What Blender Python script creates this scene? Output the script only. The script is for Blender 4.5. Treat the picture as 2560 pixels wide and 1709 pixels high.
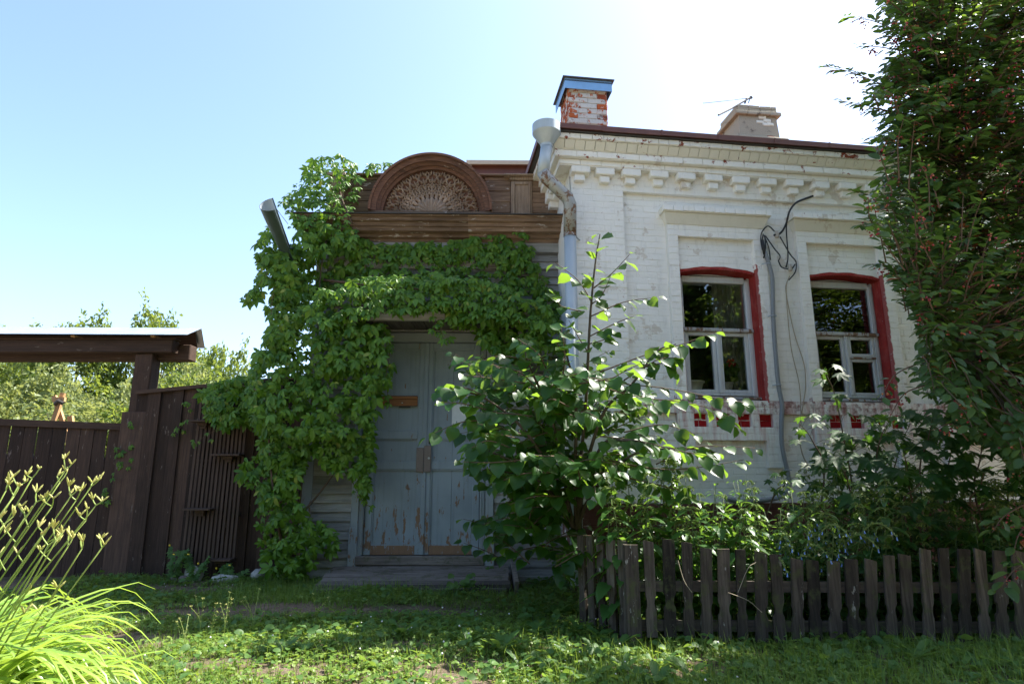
import bpy, math, random
import numpy as np
from mathutils import Matrix, Vector
random.seed(7); rng = np.random.default_rng(7)
for o in list(bpy.data.objects): bpy.data.objects.remove(o)
SC = bpy.context.scene; COL = SC.collection
rad = math.radians
# ------------------------------------------------------------------ camera, sky, sun, exposure
F, W0, H0, PIT = 1560.0, 2560.0, 1709.0, rad(12.2)
CP, SP = math.cos(PIT), math.sin(PIT)
CAM = np.array([0.0, 0.0, 1.2])
cd = bpy.data.cameras.new('camera'); cam = bpy.data.objects.new('camera', cd); COL.objects.link(cam)
cam.location = CAM; cam.rotation_euler = (rad(90) + PIT, 0, 0)
cd.sensor_width = 36; cd.lens = 36 * F / W0; cd.clip_end = 2000; cd.clip_start = 0.05
SC.camera = cam
SUN_AZ, SUN_EL = rad(67), rad(55)
wd = bpy.data.worlds.new('World'); SC.world = wd; wd.use_nodes = True
wn = wd.node_tree; wn.nodes.clear()
sky = wn.nodes.new('ShaderNodeTexSky'); sky.sky_type = 'NISHITA'; sky.sun_disc = False
sky.sun_elevation = SUN_EL; sky.sun_rotation = SUN_AZ
sky.air_density = 1.0; sky.dust_density = 1.8; sky.ozone_density = 2.4
bg = wn.nodes.new('ShaderNodeBackground'); bg.inputs['Strength'].default_value = 0.132
wo = wn.nodes.new('ShaderNodeOutputWorld')
wn.links.new(sky.outputs[0], bg.inputs[0]); wn.links.new(bg.outputs[0], wo.inputs[0])
sl = bpy.data.lights.new('sun', 'SUN'); sl.energy = 5.0; sl.angle = rad(0.53); sl.color = (1.0, 0.95, 0.86)
so = bpy.data.objects.new('sun', sl); COL.objects.link(so)
sd = Vector((math.sin(SUN_AZ) * math.cos(SUN_EL), math.cos(SUN_AZ) * math.cos(SUN_EL), math.sin(SUN_EL)))
so.rotation_euler = sd.to_track_quat('Z', 'Y').to_euler(); so.location = (20, 20, 30)
vs = SC.view_settings
vs.view_transform = 'Standard'; vs.look = 'None'; vs.exposure = 1.62; vs.gamma = 1.0; vs.use_curve_mapping = False
SC.cycles.max_bounces = 8; SC.cycles.transparent_max_bounces = 12; SC.cycles.transmission_bounces = 6
SC.cycles.caustics_reflective = False; SC.cycles.caustics_refractive = False

# ------------------------------------------------------------------ measuring
def ray(px, py):
    a = (px - W0 / 2) / F; b = (H0 / 2 - py) / F
    return np.array([a, CP - b * SP, SP + b * CP])
def at(px, py, Y):
    d = ray(px, py); return CAM + d * Y / d[1]
def ground(px, py, z=0.0):
    d = ray(px, py); return CAM + d * (z - CAM[2]) / d[2]
def proj(p):
    p = np.atleast_2d(p) - CAM
    dep = p[:, 1] * CP + p[:, 2] * SP; upc = -p[:, 1] * SP + p[:, 2] * CP
    dd = np.where(dep > .05, dep, .05)
    return W0 / 2 + F * p[:, 0] / dd, H0 / 2 - F * upc / dd, dep
class Frame:
    def __init__(f, O, ang):
        f.O = np.array(O, float); f.a = rad(ang); f.R = np.array(Matrix.Rotation(f.a, 3, 'Z'))
    def loc(f, px, py, dy=0.0):
        o = f.R.T @ (CAM - f.O); d = f.R.T @ ray(px, py); q = o + d * (dy - o[1]) / d[1]
        return q[0], q[2]
    def world(f, p): return f.O + (f.R @ np.asarray(p, float).reshape(-1, 3).T).T
BF = Frame((0.7026, 7.0, 0), 7.6)       # brick house: origin at its near corner, x along the facade, y into the house
PF = Frame((-2.465, 7.7, 0), 1.0)       # timber porch: origin at its left corner

# ------------------------------------------------------------------ mesh helpers
class MB:
    def __init__(s): s.v = []; s.f = []
    def add(s, V, Fc):
        n = len(s.v); s.v.extend(tuple(map(float, p)) for p in V); s.f.extend(tuple(i + n for i in q) for q in Fc); return s
    def box(s, x0, x1, y0, y1, z0, z1):
        return s.add([(x0,y0,z0),(x1,y0,z0),(x1,y1,z0),(x0,y1,z0),(x0,y0,z1),(x1,y0,z1),(x1,y1,z1),(x0,y1,z1)],
                     [(0,3,2,1),(4,5,6,7),(0,1,5,4),(1,2,6,5),(2,3,7,6),(3,0,4,7)])
    def bbox(s, x0, x1, y0, y1, z0, z1, b=0.006, j=0.0):
        """box with chamfered edges (24 verts)"""
        V = []
        for sx, X, ix in ((-1, x0, x0 + b), (1, x1, x1 - b)):
            for sy, Y, iy in ((-1, y0, y0 + b), (1, y1, y1 - b)):
                for sz, Z, iz in ((-1, z0, z0 + b), (1, z1, z1 - b)):
                    o = [random.uniform(-j, j) for _ in range(3)]
                    for q in ((X, iy, iz), (ix, Y, iz), (ix, iy, Z)): V.append((q[0]+o[0], q[1]+o[1], q[2]+o[2]))
        I = lambda a, b_, c, k: 3 * (a * 4 + b_ * 2 + c) + k
        Fc = [(I(0,0,0,0),I(0,0,1,0),I(0,1,1,0),I(0,1,0,0)), (I(1,0,0,0),I(1,1,0,0),I(1,1,1,0),I(1,0,1,0)),
              (I(0,0,0,1),I(1,0,0,1),I(1,0,1,1),I(0,0,1,1)), (I(0,1,0,1),I(0,1,1,1),I(1,1,1,1),I(1,1,0,1)),
              (I(0,0,0,2),I(0,1,0,2),I(1,1,0,2),I(1,0,0,2)), (I(0,0,1,2),I(1,0,1,2),I(1,1,1,2),I(0,1,1,2))]
        for a in (0, 1):
            for c in (0, 1):
                Fc.append((I(a,0,c,0), I(a,1,c,0), I(a,1,c,2), I(a,0,c,2)))
                Fc.append((I(0,a,c,1), I(1,a,c,1), I(1,a,c,2), I(0,a,c,2)))
                Fc.append((I(a,c,0,0), I(a,c,1,0), I(a,c,1,1), I(a,c,0,1)))
        for a in (0, 1):
            for b_ in (0, 1):
                for c in (0, 1): Fc.append((I(a,b_,c,0), I(a,b_,c,1), I(a,b_,c,2)))
        return s.add(V, Fc)
    def beam(s, p0, p1, w, t, up=(0, 0, 1), taper=1.0):
        """rectangular bar from p0 to p1: w wide (sideways), t thick (along up)"""
        p0 = np.array(p0, float); p1 = np.array(p1, float); d = p1 - p0; d /= np.linalg.norm(d)
        u = np.array(up, float); u = u - d * (u @ d); u /= np.linalg.norm(u); r = np.cross(d, u)
        V = []
        for p, k in ((p0, 1.0), (p1, taper)):
            for a, b in ((-1,-1),(1,-1),(1,1),(-1,1)): V.append(p + r * a * w / 2 * k + u * b * t / 2 * k)
        return s.add(V, [(0,1,2,3),(7,6,5,4),(0,4,5,1),(1,5,6,2),(2,6,7,3),(3,7,4,0)])
    def tube(s, pts, r, n=8, cap=True):
        pts = np.array(pts, float); m = len(pts); r = np.full(m, r) if np.isscalar(r) else np.array(r, float)
        T = np.gradient(pts, axis=0); T /= np.linalg.norm(T, axis=1)[:, None] + 1e-9
        a = np.array([0, 0, 1.0]) if abs(T[0][2]) < .9 else np.array([1.0, 0, 0]); V = []
        for i in range(m):
            a = a - T[i] * (a @ T[i]); a /= np.linalg.norm(a); b = np.cross(T[i], a)
            for k in range(n):
                th = 2 * math.pi * k / n; V.append(pts[i] + r[i] * (a * math.cos(th) + b * math.sin(th)))
        Fc = [(i*n+k, i*n+(k+1)%n, (i+1)*n+(k+1)%n, (i+1)*n+k) for i in range(m-1) for k in range(n)]
        if cap: Fc += [tuple(range(n-1, -1, -1)), tuple((m-1)*n+k for k in range(n))]
        return s.add(V, Fc)
    def lathe(s, c, prof, n=16, axis='z'):
        V = []; m = len(prof)
        for r, h in prof:
            for k in range(n):
                th = 2 * math.pi * k / n; V.append((c[0] + r * math.cos(th), c[1] + r * math.sin(th), c[2] + h))
        return s.add(V, [(i*n+k, i*n+(k+1)%n, (i+1)*n+(k+1)%n, (i+1)*n+k) for i in range(m-1) for k in range(n)])
    def prism(s, poly, y0, y1):
        """polygon in x,z extruded along y"""
        n = len(poly); V = [(x, y0, z) for x, z in poly] + [(x, y1, z) for x, z in poly]
        return s.add(V, [tuple(range(n)), tuple(range(2*n-1, n-1, -1))] + [(i, n+i, n+(i+1)%n, (i+1)%n) for i in range(n)])
    def blob(s, c, r, sub=2, j=.12, seed=0):
        import bmesh
        bm = bmesh.new(); bmesh.ops.create_icosphere(bm, subdivisions=sub, radius=1.0); q = random.Random(seed)
        ph = [q.uniform(0, 6) for _ in range(6)]
        V = []
        for v in bm.verts:
            x, y, z = v.co; k = 1 + j * (math.sin(3*x+ph[0]) + math.sin(4*y+ph[1]) + math.sin(3.5*z+ph[2]) + .6*math.sin(9*x+ph[3]) * math.sin(8*z+ph[4]))
            V.append((c[0]+x*r[0]*k, c[1]+y*r[1]*k, c[2]+z*r[2]*k))
        bm.verts.index_update()
        s.add(V, [tuple(w.index for w in f.verts) for f in bm.faces]); bm.free(); return s
FR = {}
def mesh_from(name, V, Fc, mat=None, smooth=False):
    me = bpy.data.meshes.new(name)
    if isinstance(Fc, np.ndarray):
        V = np.asarray(V, np.float32); nf, k = Fc.shape
        me.vertices.add(len(V)); me.vertices.foreach_set('co', V.ravel())
        me.loops.add(nf * k); me.loops.foreach_set('vertex_index', Fc.astype(np.int32).ravel())
        me.polygons.add(nf); me.polygons.foreach_set('loop_start', np.arange(0, nf * k, k, dtype=np.int32))
        me.update(calc_edges=True)
    else:
        me.from_pydata([tuple(map(float, p)) for p in V], [], Fc)
    if mat: me.materials.append(mat)
    if smooth: me.polygons.foreach_set('use_smooth', np.ones(len(me.polygons), bool))
    me.update(); return me
def mat_of(p):
    return FR.get(p.name, Matrix()) if p is not None else Matrix()
def obj(name, data, parent=None, world=False):
    o = bpy.data.objects.new(name, data); COL.objects.link(o)
    if parent is not None:
        o.parent = parent; FR[o.name] = mat_of(parent)
        if world: o.matrix_basis = mat_of(parent).inverted()
    return o
def build(name, mb, mat, parent=None, world=False, smooth=False, auto=None):
    me = mesh_from(name, mb.v, mb.f, mat, smooth)
    o = obj(name, me, parent)
    if world and parent is not None: me.transform(mat_of(parent).inverted())
    return o
def inst(name, me, parent, M):
    """a part sharing a mesh, at a matrix given in the frame of the parent"""
    o = bpy.data.objects.new(name, me); COL.objects.link(o); o.parent = parent; o.matrix_basis = M; return o
def tag(o, label, cat, group=None, kind=None):
    if label: o['label'] = label
    if cat: o['category'] = cat
    if group: o['group'] = group
    if kind: o['kind'] = kind
    return o
def thing(name, label, cat, loc=(0, 0, 0), rz=0.0, group=None):
    o = bpy.data.objects.new(name, None); COL.objects.link(o); o.location = loc; o.rotation_euler = (0, 0, rz)
    o.empty_display_size = .1
    FR[o.name] = Matrix.Translation(Vector(loc)) @ Matrix.Rotation(rz, 4, 'Z')
    return tag(o, label, cat, group)

# ------------------------------------------------------------------ materials
class NT:
    def __init__(s, name):
        s.m = bpy.data.materials.new(name); s.m.use_nodes = True; s.t = s.m.node_tree; s.t.nodes.clear()
        s.out = s.t.nodes.new('ShaderNodeOutputMaterial')
    def n(s, ty, ins=None, **pr):
        nd = s.t.nodes.new('ShaderNode' + ty)
        for k, v in pr.items(): setattr(nd, k, v)
        for k, v in (ins or {}).items():
            sk = nd.inputs[k]
            if hasattr(v, 'is_output'): s.t.links.new(v, sk)
            else: sk.default_value = v if not (isinstance(v, tuple) and len(v) == 3 and sk.type == 'RGBA') else (*v, 1)
        return nd
    def math(s, op, a, b=0.0, c=0.0, clamp=False):
        return s.n('Math', {0: a, 1: b, 2: c}, operation=op, use_clamp=clamp).outputs[0]
    def mix(s, f, a, b, mode='MIX'):
        nd = s.n('Mix', {0: f, 6: a, 7: b}, data_type='RGBA', blend_type=mode); return nd.outputs[2]
    def noise(s, vec, scale, detail=4, rough=.55, dist=0.0):
        return s.n('TexNoise', {'Vector': vec, 'Scale': scale, 'Detail': detail, 'Roughness': rough, 'Distortion': dist}).outputs[0]
    def step(s, x, lo, hi):
        return s.n('MapRange', {0: x, 1: lo, 2: hi, 3: 0.0, 4: 1.0}, interpolation_type='SMOOTHSTEP').outputs[0]
    def pos(s): return s.n('NewGeometry').outputs['Position']
    def scale(s, v, k): return s.n('VectorMath', {0: v, 1: k}, operation='MULTIPLY').outputs[0]
    def rnd(s):
        return s.n('ObjectInfo').outputs['Random']
    def offs(s, v):
        r = s.rnd(); return s.n('VectorMath', {0: v, 1: s.n('CombineXYZ', {0: s.math('MULTIPLY', r, 37.0), 1: s.math('MULTIPLY', r, 91.0), 2: s.math('MULTIPLY', r, 53.0)}).outputs[0]}, operation='ADD').outputs[0]
    def bump(s, h, st=.3, d=.01):
        return s.n('Bump', {'Height': h, 'Strength': st, 'Distance': d}).outputs[0]
    def finish(s, col, rough=.8, nrm=None, metal=0.0, spec=.4):
        ins = {'Base Color': col, 'Roughness': rough, 'Metallic': metal, 'Specular IOR Level': spec}
        if nrm is not None: ins['Normal'] = nrm
        b = s.n('BsdfPrincipled', ins); s.t.links.new(b.outputs[0], s.out.inputs[0]); return s.m
def plain(name, col, rough=.6, metal=0.0, var=.12, sc=20):
    t = NT(name); n = t.noise(t.pos(), sc, 4)
    c = t.mix(t.math('MULTIPLY', n, 1.0), tuple(x * (1 - var) for x in col), tuple(min(1, x * (1 + var)) for x in col))
    return t.finish(c, rough, t.bump(n, .15, .004), metal)
def wood(name, cols, axis, dark=.5, rough=.85, peel=None, moss=None, bump=.5, spread=.35):
    """weathered boards: grain stretched along an axis, each board its own tone; cols = two tones"""
    t = NT(name); p = t.offs(t.pos()); k = {'x': (1.2, 14, 22), 'z': (22, 14, 1.2), 'y': (22, 1.2, 22)}[axis]
    g = t.noise(t.scale(p, k), 2.2, 8, .62, .3)
    fine = t.noise(t.scale(p, tuple(q * 3.5 for q in k)), 2.5, 6, .6)
    big = t.noise(p, 1.6, 5, .6)
    c = t.mix(t.step(g, .3, .7), cols[0], cols[1])
    c = t.mix(t.step(fine, .60, .75), c, t.mix(.75, c, (.012, .009, .007)))
    c = t.mix(t.math('MULTIPLY', t.step(big, .45, .7), dark), c, t.mix(.7, c, (.02, .015, .012)))
    r = t.math('MULTIPLY_ADD', t.rnd(), spread * 2, 1 - spread)
    c = t.n('VectorMath', {0: c, 1: t.n('CombineXYZ', {0: r, 1: r, 2: r}).outputs[0]}, operation='MULTIPLY').outputs[0]
    if peel:
        pn = t.noise(t.scale(p, tuple(1 + q * .12 for q in k)), 5.0, 8, .68)
        c = t.mix(t.step(pn, peel[1], peel[1] + .04), c, peel[0])
    if moss:
        mn = t.noise(p, 9.0, 6, .65); c = t.mix(t.math('MULTIPLY', t.step(mn, .52, .66), .7), c, moss)
    return t.finish(c, rough, t.bump(t.math('ADD', g, t.math('MULTIPLY', fine, .6)), bump, .006), spec=.25)
def leafmat(name, c0, c1, trans, tw=.42, rough=.42, spec=.45, old=None):
    t = NT(name); r = t.n('NewGeometry').outputs['Random Per Island']
    r = t.math('FRACT', t.math('ADD', r, t.math('MULTIPLY', t.rnd(), 7.31)))
    c = t.mix(r, c0, c1); n = t.noise(t.pos(), 35, 3)
    c = t.mix(t.math('MULTIPLY', t.step(n, .35, .75), .35), c, t.mix(.5, c, (c0[0]*.4, c0[1]*.5, c0[2]*.4)))
    tc = t.mix(r, tuple(x * .8 for x in trans), trans)
    if old:
        k = t.step(r, .982, .99); c = t.mix(k, c, old); tc = t.mix(k, tc, old)
    b = t.n('BsdfPrincipled', {'Base Color': c, 'Roughness': rough, 'Specular IOR Level': spec})
    tr = t.n('BsdfTranslucent', {'Color': tc})
    mx = t.n('MixShader', {0: tw, 1: b.outputs[0], 2: tr.outputs[0]})
    t.t.links.new(mx.outputs[0], t.out.inputs[0]); return t.m
M = {}
def brick_paint(name, white=(.83, .82, .77), grey=(.60, .60, .57), stain=0.0, peel_lo=.70, all_red=0.0, cream=0.0, paint=True):
    """whitewashed brick with the brick showing where paint has come off, and red paint slopped round the windows"""
    t = NT(name); p = t.pos()
    q = t.n('VectorRotate', {'Vector': p, 'Center': tuple(BF.O), 'Angle': -BF.a}, rotation_type='Z_AXIS').outputs[0]
    sx = t.n('SeparateXYZ', {0: q}); u = t.math('SUBTRACT', sx.outputs[0], float(BF.O[0])); z = sx.outputs[2]
    n1 = t.noise(p, 2.3, 6, .6); n2 = t.noise(t.scale(p, (9, 9, 2.0)), 1.6, 6, .65); n3 = t.noise(p, 40, 4, .6)
    c = t.mix(t.step(n1, .35, .7), white, tuple(.86 * a + .14 * b for a, b in zip(white, (.62, .60, .52))))
    c = t.mix(t.math('MULTIPLY', t.step(n2, .52, .78), .55), c, grey)
    c = t.mix(t.math('MULTIPLY', t.step(n3, .6, .75), .25), c, (.42, .38, .33))
    if cream: c = t.mix(cream, c, (.62, .60, .47))
    brick = t.mix(t.noise(p, 30, 4), (.30, .075, .035), (.20, .06, .04))
    # worn beige patches and bare brick
    n4 = t.noise(p, 6.5, 9, .68, .4)
    c = t.mix(t.math('MULTIPLY', t.step(t.noise(p, 3.2, 8, .66), .60, .63), .5), c, (.50, .42, .33))
    lo = t.math('SUBTRACT', peel_lo, t.math('MULTIPLY', t.step(z, 4.75, 5.1), .10))
    c = t.mix(t.math('GREATER_THAN', n4, lo), c, brick)
    c = t.mix(t.math('MULTIPLY', t.step(z, .98, .84), t.step(t.noise(p, 5, 7, .65), .33, .5)), c, t.mix(.8, brick, (.09, .045, .035)))
    if paint:
        um = t.math('FLOORED_MODULO', t.math('SUBTRACT', u, 1.33), 1.67)
        dh = t.math('MAXIMUM', t.math('MULTIPLY', t.math('MINIMUM', um, t.math('SUBTRACT', 1.67, um)), 1.0), 0.0)
        dr = t.math('SUBTRACT', um, .965)                                   # past the right edge
        dl = t.math('SUBTRACT', 1.67, um)                                   # before the left edge
        d1 = t.math('MINIMUM', t.math('ABSOLUTE', dr), t.math('MINIMUM', dl, um))
        dv = t.math('MAXIMUM', t.math('SUBTRACT', 2.05, z), t.math('SUBTRACT', z, 3.72))
        ins = t.math('LESS_THAN', um, .985)
        dtop = t.math('ADD', t.math('ABSOLUTE', t.math('SUBTRACT', z, 3.715)), t.math('MULTIPLY', t.math('SUBTRACT', 1.0, ins), 5.0))
        dd = t.math('MAXIMUM', d1, dv)
        wob = t.noise(p, 14, 5, .6)
        k = t.step(t.math('SUBTRACT', dd, t.math('MULTIPLY', t.math('SUBTRACT', wob, .45), .05)), .012, .002)
        k = t.math('MULTIPLY', k, t.math('GREATER_THAN', u, 1.2))
        c = t.mix(t.math('MULTIPLY', k, .9), c, (.33, .035, .028))
        if stain:
            inb = t.math('MULTIPLY', t.step(um, -.01, .0), t.step(t.math('SUBTRACT', um, 1.02), .03, .0))
            zz = t.math('MULTIPLY', t.step(z, 2.14, 2.02), t.step(z, 1.25, 1.95))
            st = t.step(t.noise(t.scale(p, (16, 16, 1.6)), 1.0, 6, .7), .42, .66)
            dirt = t.step(t.noise(p, 12, 7, .7), .45, .62)
            c = t.mix(t.math('MULTIPLY', t.math('MULTIPLY', st, zz), stain), c, (.40, .07, .06))
            c = t.mix(t.math('MULTIPLY', t.math('MULTIPLY', dirt, t.math('MULTIPLY', t.step(z, 1.88, 1.96), t.step(z, 2.13, 2.1))), .8), c, (.20, .07, .055))
    if all_red: c = t.mix(all_red, c, t.mix(t.step(t.noise(p, 12, 5), .3, .7), (.40, .016, .016), (.28, .012, .014)))
    b = t.bump(t.math('ADD', t.math('MULTIPLY', n3, .4), t.noise(p, 11, 5)), .40, .010)
    return t.finish(c, .92, b, spec=.2)
M['white'] = brick_paint('whitewashed_brick')
M['stained'] = brick_paint('red_stained_whitewash', stain=.62)
M['cream'] = brick_paint('cream_whitewash', cream=.45, peel_lo=.74)
M['corn'] = brick_paint('cornice_whitewash', peel_lo=.68)
M['niche'] = brick_paint('niche_red', all_red=1.0, paint=False)
M['mortar'] = brick_paint('whitewashed_mortar', white=(.77, .76, .71), grey=(.50, .51, .49), stain=.9)
M['plinth'] = brick_paint('plinth_brick', white=(.13, .058, .045), grey=(.075, .04, .033), paint=False)
def redpaint():
    t = NT('worn_red_paint'); p = t.pos(); a = t.noise(t.scale(p, (14, 14, 3)), 1.4, 7, .68); b = t.noise(p, 26, 7, .7); g = t.noise(p, 5, 5)
    c = t.mix(t.step(a, .3, .7), (.36, .040, .032), (.22, .024, .022)); c = t.mix(t.math('MULTIPLY', t.step(g, .45, .7), .45), c, (.40, .11, .09))
    c = t.mix(t.step(b, .66, .70), c, (.56, .47, .43)); c = t.mix(t.math('MULTIPLY', t.step(b, .40, .30), .6), c, (.12, .025, .02))
    return t.finish(c, .88, t.bump(t.math('ADD', a, b), .5, .006), spec=.2)
M['redpaint'] = redpaint()
def chim(name, pl, lo, plaster):
    t = NT(name); p = t.offs(t.pos()); n = t.noise(p, 11, 8, .68); b = t.mix(t.noise(t.pos(), 20, 5), (.38, .09, .035), (.20, .055, .035))
    b = t.mix(t.step(t.rnd(), .25, .3), b, t.mix(.75, b, (.46, .12, .04)))
    c = t.mix(t.step(n, lo, lo + .05), b, pl); s = t.noise(t.pos(), 7, 6, .7)
    c = t.mix(t.math('MULTIPLY', t.step(s, .55, .72), .8), c, (.07, .05, .045))
    return t.finish(c, .92, t.bump(t.noise(t.pos(), 45, 5), .6, .01), spec=.15)
M['chimbrick'] = chim('chimney_brick', (.52, .49, .45), .50, 0)
M['chimplaster'] = chim('chimney_flaking_paint', (.54, .53, .49), .42, 0)
M['chimmort'] = chim('chimney_mortar', (.50, .47, .42), .30, 0)
M['chimgrey'] = chim('chimney_render', (.36, .31, .235), .26, 0)
M['siding'] = wood('grey_siding', ((.30, .30, .28), (.21, .205, .19)), 'x', .5, moss=None, peel=((.16, .12, .09), .66))
M['attic'] = wood('brown_attic_boards', ((.22, .148, .098), (.105, .066, .042)), 'x', .6, peel=((.36, .32, .28), .60), spread=.3)
M['atticz'] = wood('brown_attic_upright', ((.34, .26, .19), (.21, .15, .105)), 'z', .4, peel=((.27, .24, .21), .64), spread=.2)
M['carve'] = wood('carved_wood', ((.40, .30, .22), (.26, .185, .13)), 'z', .35, peel=((.33, .30, .27), .66), spread=.15)
M['archw'] = wood('arch_wood', ((.175, .085, .05), (.085, .044, .03)), 'x', .55, peel=((.30, .22, .17), .64), spread=.2)
M['gate'] = wood('brown_gate_paint', ((.078, .046, .032), (.044, .027, .020)), 'z', .6, peel=((.15, .118, .10), .62), spread=.5, bump=.8)
M['gatex'] = wood('brown_beam_paint', ((.080, .048, .034), (.046, .029, .021)), 'x', .45, peel=((.12, .095, .08), .64), spread=.2)
M['trel'] = wood('trellis_paint', ((.088, .056, .041), (.062, .041, .031)), 'z', .2, spread=.12)
M['picket'] = wood('old_picket_wood', ((.110, .088, .068), (.040, .030, .023)), 'z', .85, peel=((.30, .28, .25), .63), moss=(.075, .085, .03), spread=.6, bump=.8)
M['railw'] = wood('old_rail_wood', ((.085, .068, .054), (.05, .04, .032)), 'x', .5, moss=(.08, .10, .03))
M['step'] = wood('step_planks', ((.19, .165, .145), (.11, .095, .085)), 'x', .6, moss=(.07, .075, .04), spread=.25)
M['soffit'] = wood('soffit_boards', ((.12, .11, .09), (.08, .07, .06)), 'y', .3)
M['fresh'] = wood('fresh_timber', ((.55, .34, .17), (.42, .24, .11)), 'z', .1, spread=.1)
def doorpaint(name, base, lo):
    t = NT(name); p = t.pos(); n = t.noise(t.scale(p, (9, 9, 2.6)), 1.7, 9, .70); big = t.noise(p, 2.2, 5)
    zz = t.n('SeparateXYZ', {0: p}).outputs[2]
    c = t.mix(t.step(big, .3, .7), base, tuple(.82 * x for x in base))
    st = t.noise(t.scale(p, (26, 26, 1.2)), 1.0, 6, .65); c = t.mix(t.math('MULTIPLY', t.step(st, .5, .75), .5), c, tuple(.55 * x for x in base))
    thr = t.math('SUBTRACT', lo, t.math('MULTIPLY', t.step(zz, 1.5, .3), .10))
    fl = t.step(n, thr, t.math('ADD', thr, .012)); bare = t.mix(t.noise(t.scale(p, (60, 60, 4)), 1.0, 4), (.26, .15, .085), (.14, .09, .06))
    c = t.mix(fl, c, bare)
    h = t.math('SUBTRACT', t.math('MULTIPLY', st, .3), t.math('MULTIPLY', fl, .8))
    return t.finish(c, .7, t.bump(h, .5, .004), spec=.3)
M['door'] = doorpaint('blue_grey_door_paint', (.25, .30, .33), .645)
M['doorlow'] = doorpaint('worn_bottom_rail_paint', (.25, .29, .33), .50)
M['casing'] = doorpaint('worn_casing_paint', (.28, .315, .33), .65)
M['brownstrip'] = wood('varnished_moulding', ((.30, .13, .045), (.20, .08, .03)), 'x', .3, .5, spread=.05)
M['lock'] = plain('brown_lock_plate', (.155, .125, .11), .5)
M['iron'] = plain('dark_iron', (.06, .055, .05), .5, .6)
M['whiteblot'] = plain('white_paint_patch', (.62, .64, .64), .7)
def metal(name, base, rust, lo, rough=.5, mt=.2):
    t = NT(name); p = t.pos(); n = t.noise(p, 9, 9, .7, .4); b = t.noise(t.scale(p, (3, 3, 1)), 2, 5)
    c = t.mix(t.step(b, .3, .7), base, tuple(.84 * x for x in base)); c = t.mix(t.step(n, lo, lo + .06), c, rust)
    return t.finish(c, rough, t.bump(n, .2, .004), mt)
M['pipe'] = metal('pale_blue_pipe_paint', (.42, .47, .48), (.20, .09, .04), .66)
M['pipe2'] = metal('rusty_pipe_paint', (.34, .35, .33), (.16, .085, .045), .50)
M['brownroof'] = metal('brown_roof_sheet', (.15, .062, .045), (.08, .045, .035), .64, .55)
M['bluecap'] = metal('blue_cap_sheet', (.22, .40, .60), (.16, .26, .38), .7, .4, .3)
M['darkcap'] = metal('dark_cap_sheet', (.08, .075, .07), (.05, .04, .035), .6)
M['gutter'] = metal('dark_green_gutter', (.055, .085, .075), (.11, .12, .11), .66, .35)
M['zinc'] = metal('zinc_sheet', (.46, .53, .60), (.30, .34, .38), .66, .38, .5)
M['beige'] = plain('beige_sheet', (.50, .41, .30), .8)
M['conduit'] = plain('grey_conduit', (.20, .215, .225), .5, var=.06)
M['cable'] = plain('black_cable', (.02, .022, .024), .6)
M['tancable'] = plain('tan_cable', (.33, .27, .19), .6)
M['porcelain'] = plain('old_insulator', (.40, .36, .30), .4)
M['frame'] = doorpaint('flaking_white_window_paint', (.60, .63, .63), .66)
M['frame2'] = doorpaint('worn_transom_paint', (.46, .47, .46), .52)
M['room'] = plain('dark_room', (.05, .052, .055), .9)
M['floorb'] = plain('room_floor', (.05, .035, .025), .8)
M['reveal'] = plain('inner_reveal', (.80, .82, .80), .8)
M['pot'] = plain('white_pot', (.70, .73, .74), .4)
M['soil'] = plain('soil', (.05, .035, .025), .95)
M['stone'] = plain('pale_stone', (.42, .40, .36), .9, var=.3, sc=14)
M['stone2'] = plain('brown_stone', (.14, .11, .10), .9, var=.3, sc=14)
def glassmat():
    t = NT('window_glass'); fr = t.n('LayerWeight', {'Blend': .42}).outputs['Fresnel']
    n = t.bump(t.noise(t.pos(), 3.0, 2), .05, .01)
    f = t.math('MULTIPLY_ADD', fr, 1.0, .04, clamp=True)
    gl = t.n('BsdfGlossy', {'Color': (.95, .97, .97), 'Roughness': .012, 'Normal': n}); tr = t.n('BsdfTransparent', {'Color': (.93, .95, .94)})
    mx = t.n('MixShader', {0: f, 1: tr.outputs[0], 2: gl.outputs[0]}); t.t.links.new(mx.outputs[0], t.out.inputs[0]); return t.m
M['glass'] = glassmat()
def curtainmat():
    t = NT('net_curtain'); d = t.n('BsdfDiffuse', {'Color': (.75, .76, .75)}); tr = t.n('BsdfTransparent'); tl = t.n('BsdfTranslucent', {'Color': (.4, .4, .4)})
    m1 = t.n('MixShader', {0: .4, 1: d.outputs[0], 2: tl.outputs[0]}); m2 = t.n('MixShader', {0: .35, 1: m1.outputs[0], 2: tr.outputs[0]})
    t.t.links.new(m2.outputs[0], t.out.inputs[0]); return t.m
M['curtain'] = curtainmat()
M['creeper'] = leafmat('creeper_leaf', (.034, .105, .007), (.115, .225, .018), (.28, .48, .03), .27, .42, .32, old=(.22, .27, .04))
M['hazel'] = leafmat('hazel_leaf', (.013, .050, .010), (.028, .090, .017), (.34, .56, .05), .40, .38, .32)
M['service'] = leafmat('serviceberry_leaf', (.026, .068, .020), (.060, .120, .040), (.26, .40, .04), .36, .45, .3, old=(.30, .10, .03))
M['maple'] = leafmat('maple_leaf', (.014, .052, .013), (.030, .095, .021), (.18, .36, .04), .38, .5, .25)
M['nettle'] = leafmat('nettle_leaf', (.030, .100, .022), (.066, .150, .035), (.26, .46, .05), .36, .36, .5)
M['tassel'] = leafmat('nettle_tassel', (.16, .24, .07), (.27, .34, .12), (.36, .46, .10), .4, .7, .2)
M['comfrey'] = leafmat('comfrey_leaf', (.055, .12, .045), (.085, .16, .06), (.25, .40, .08), .35, .6, .3)
M['daylily'] = leafmat('daylily_leaf', (.15, .29, .035), (.30, .43, .08), (.46, .64, .07), .38, .36, .5)
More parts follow.
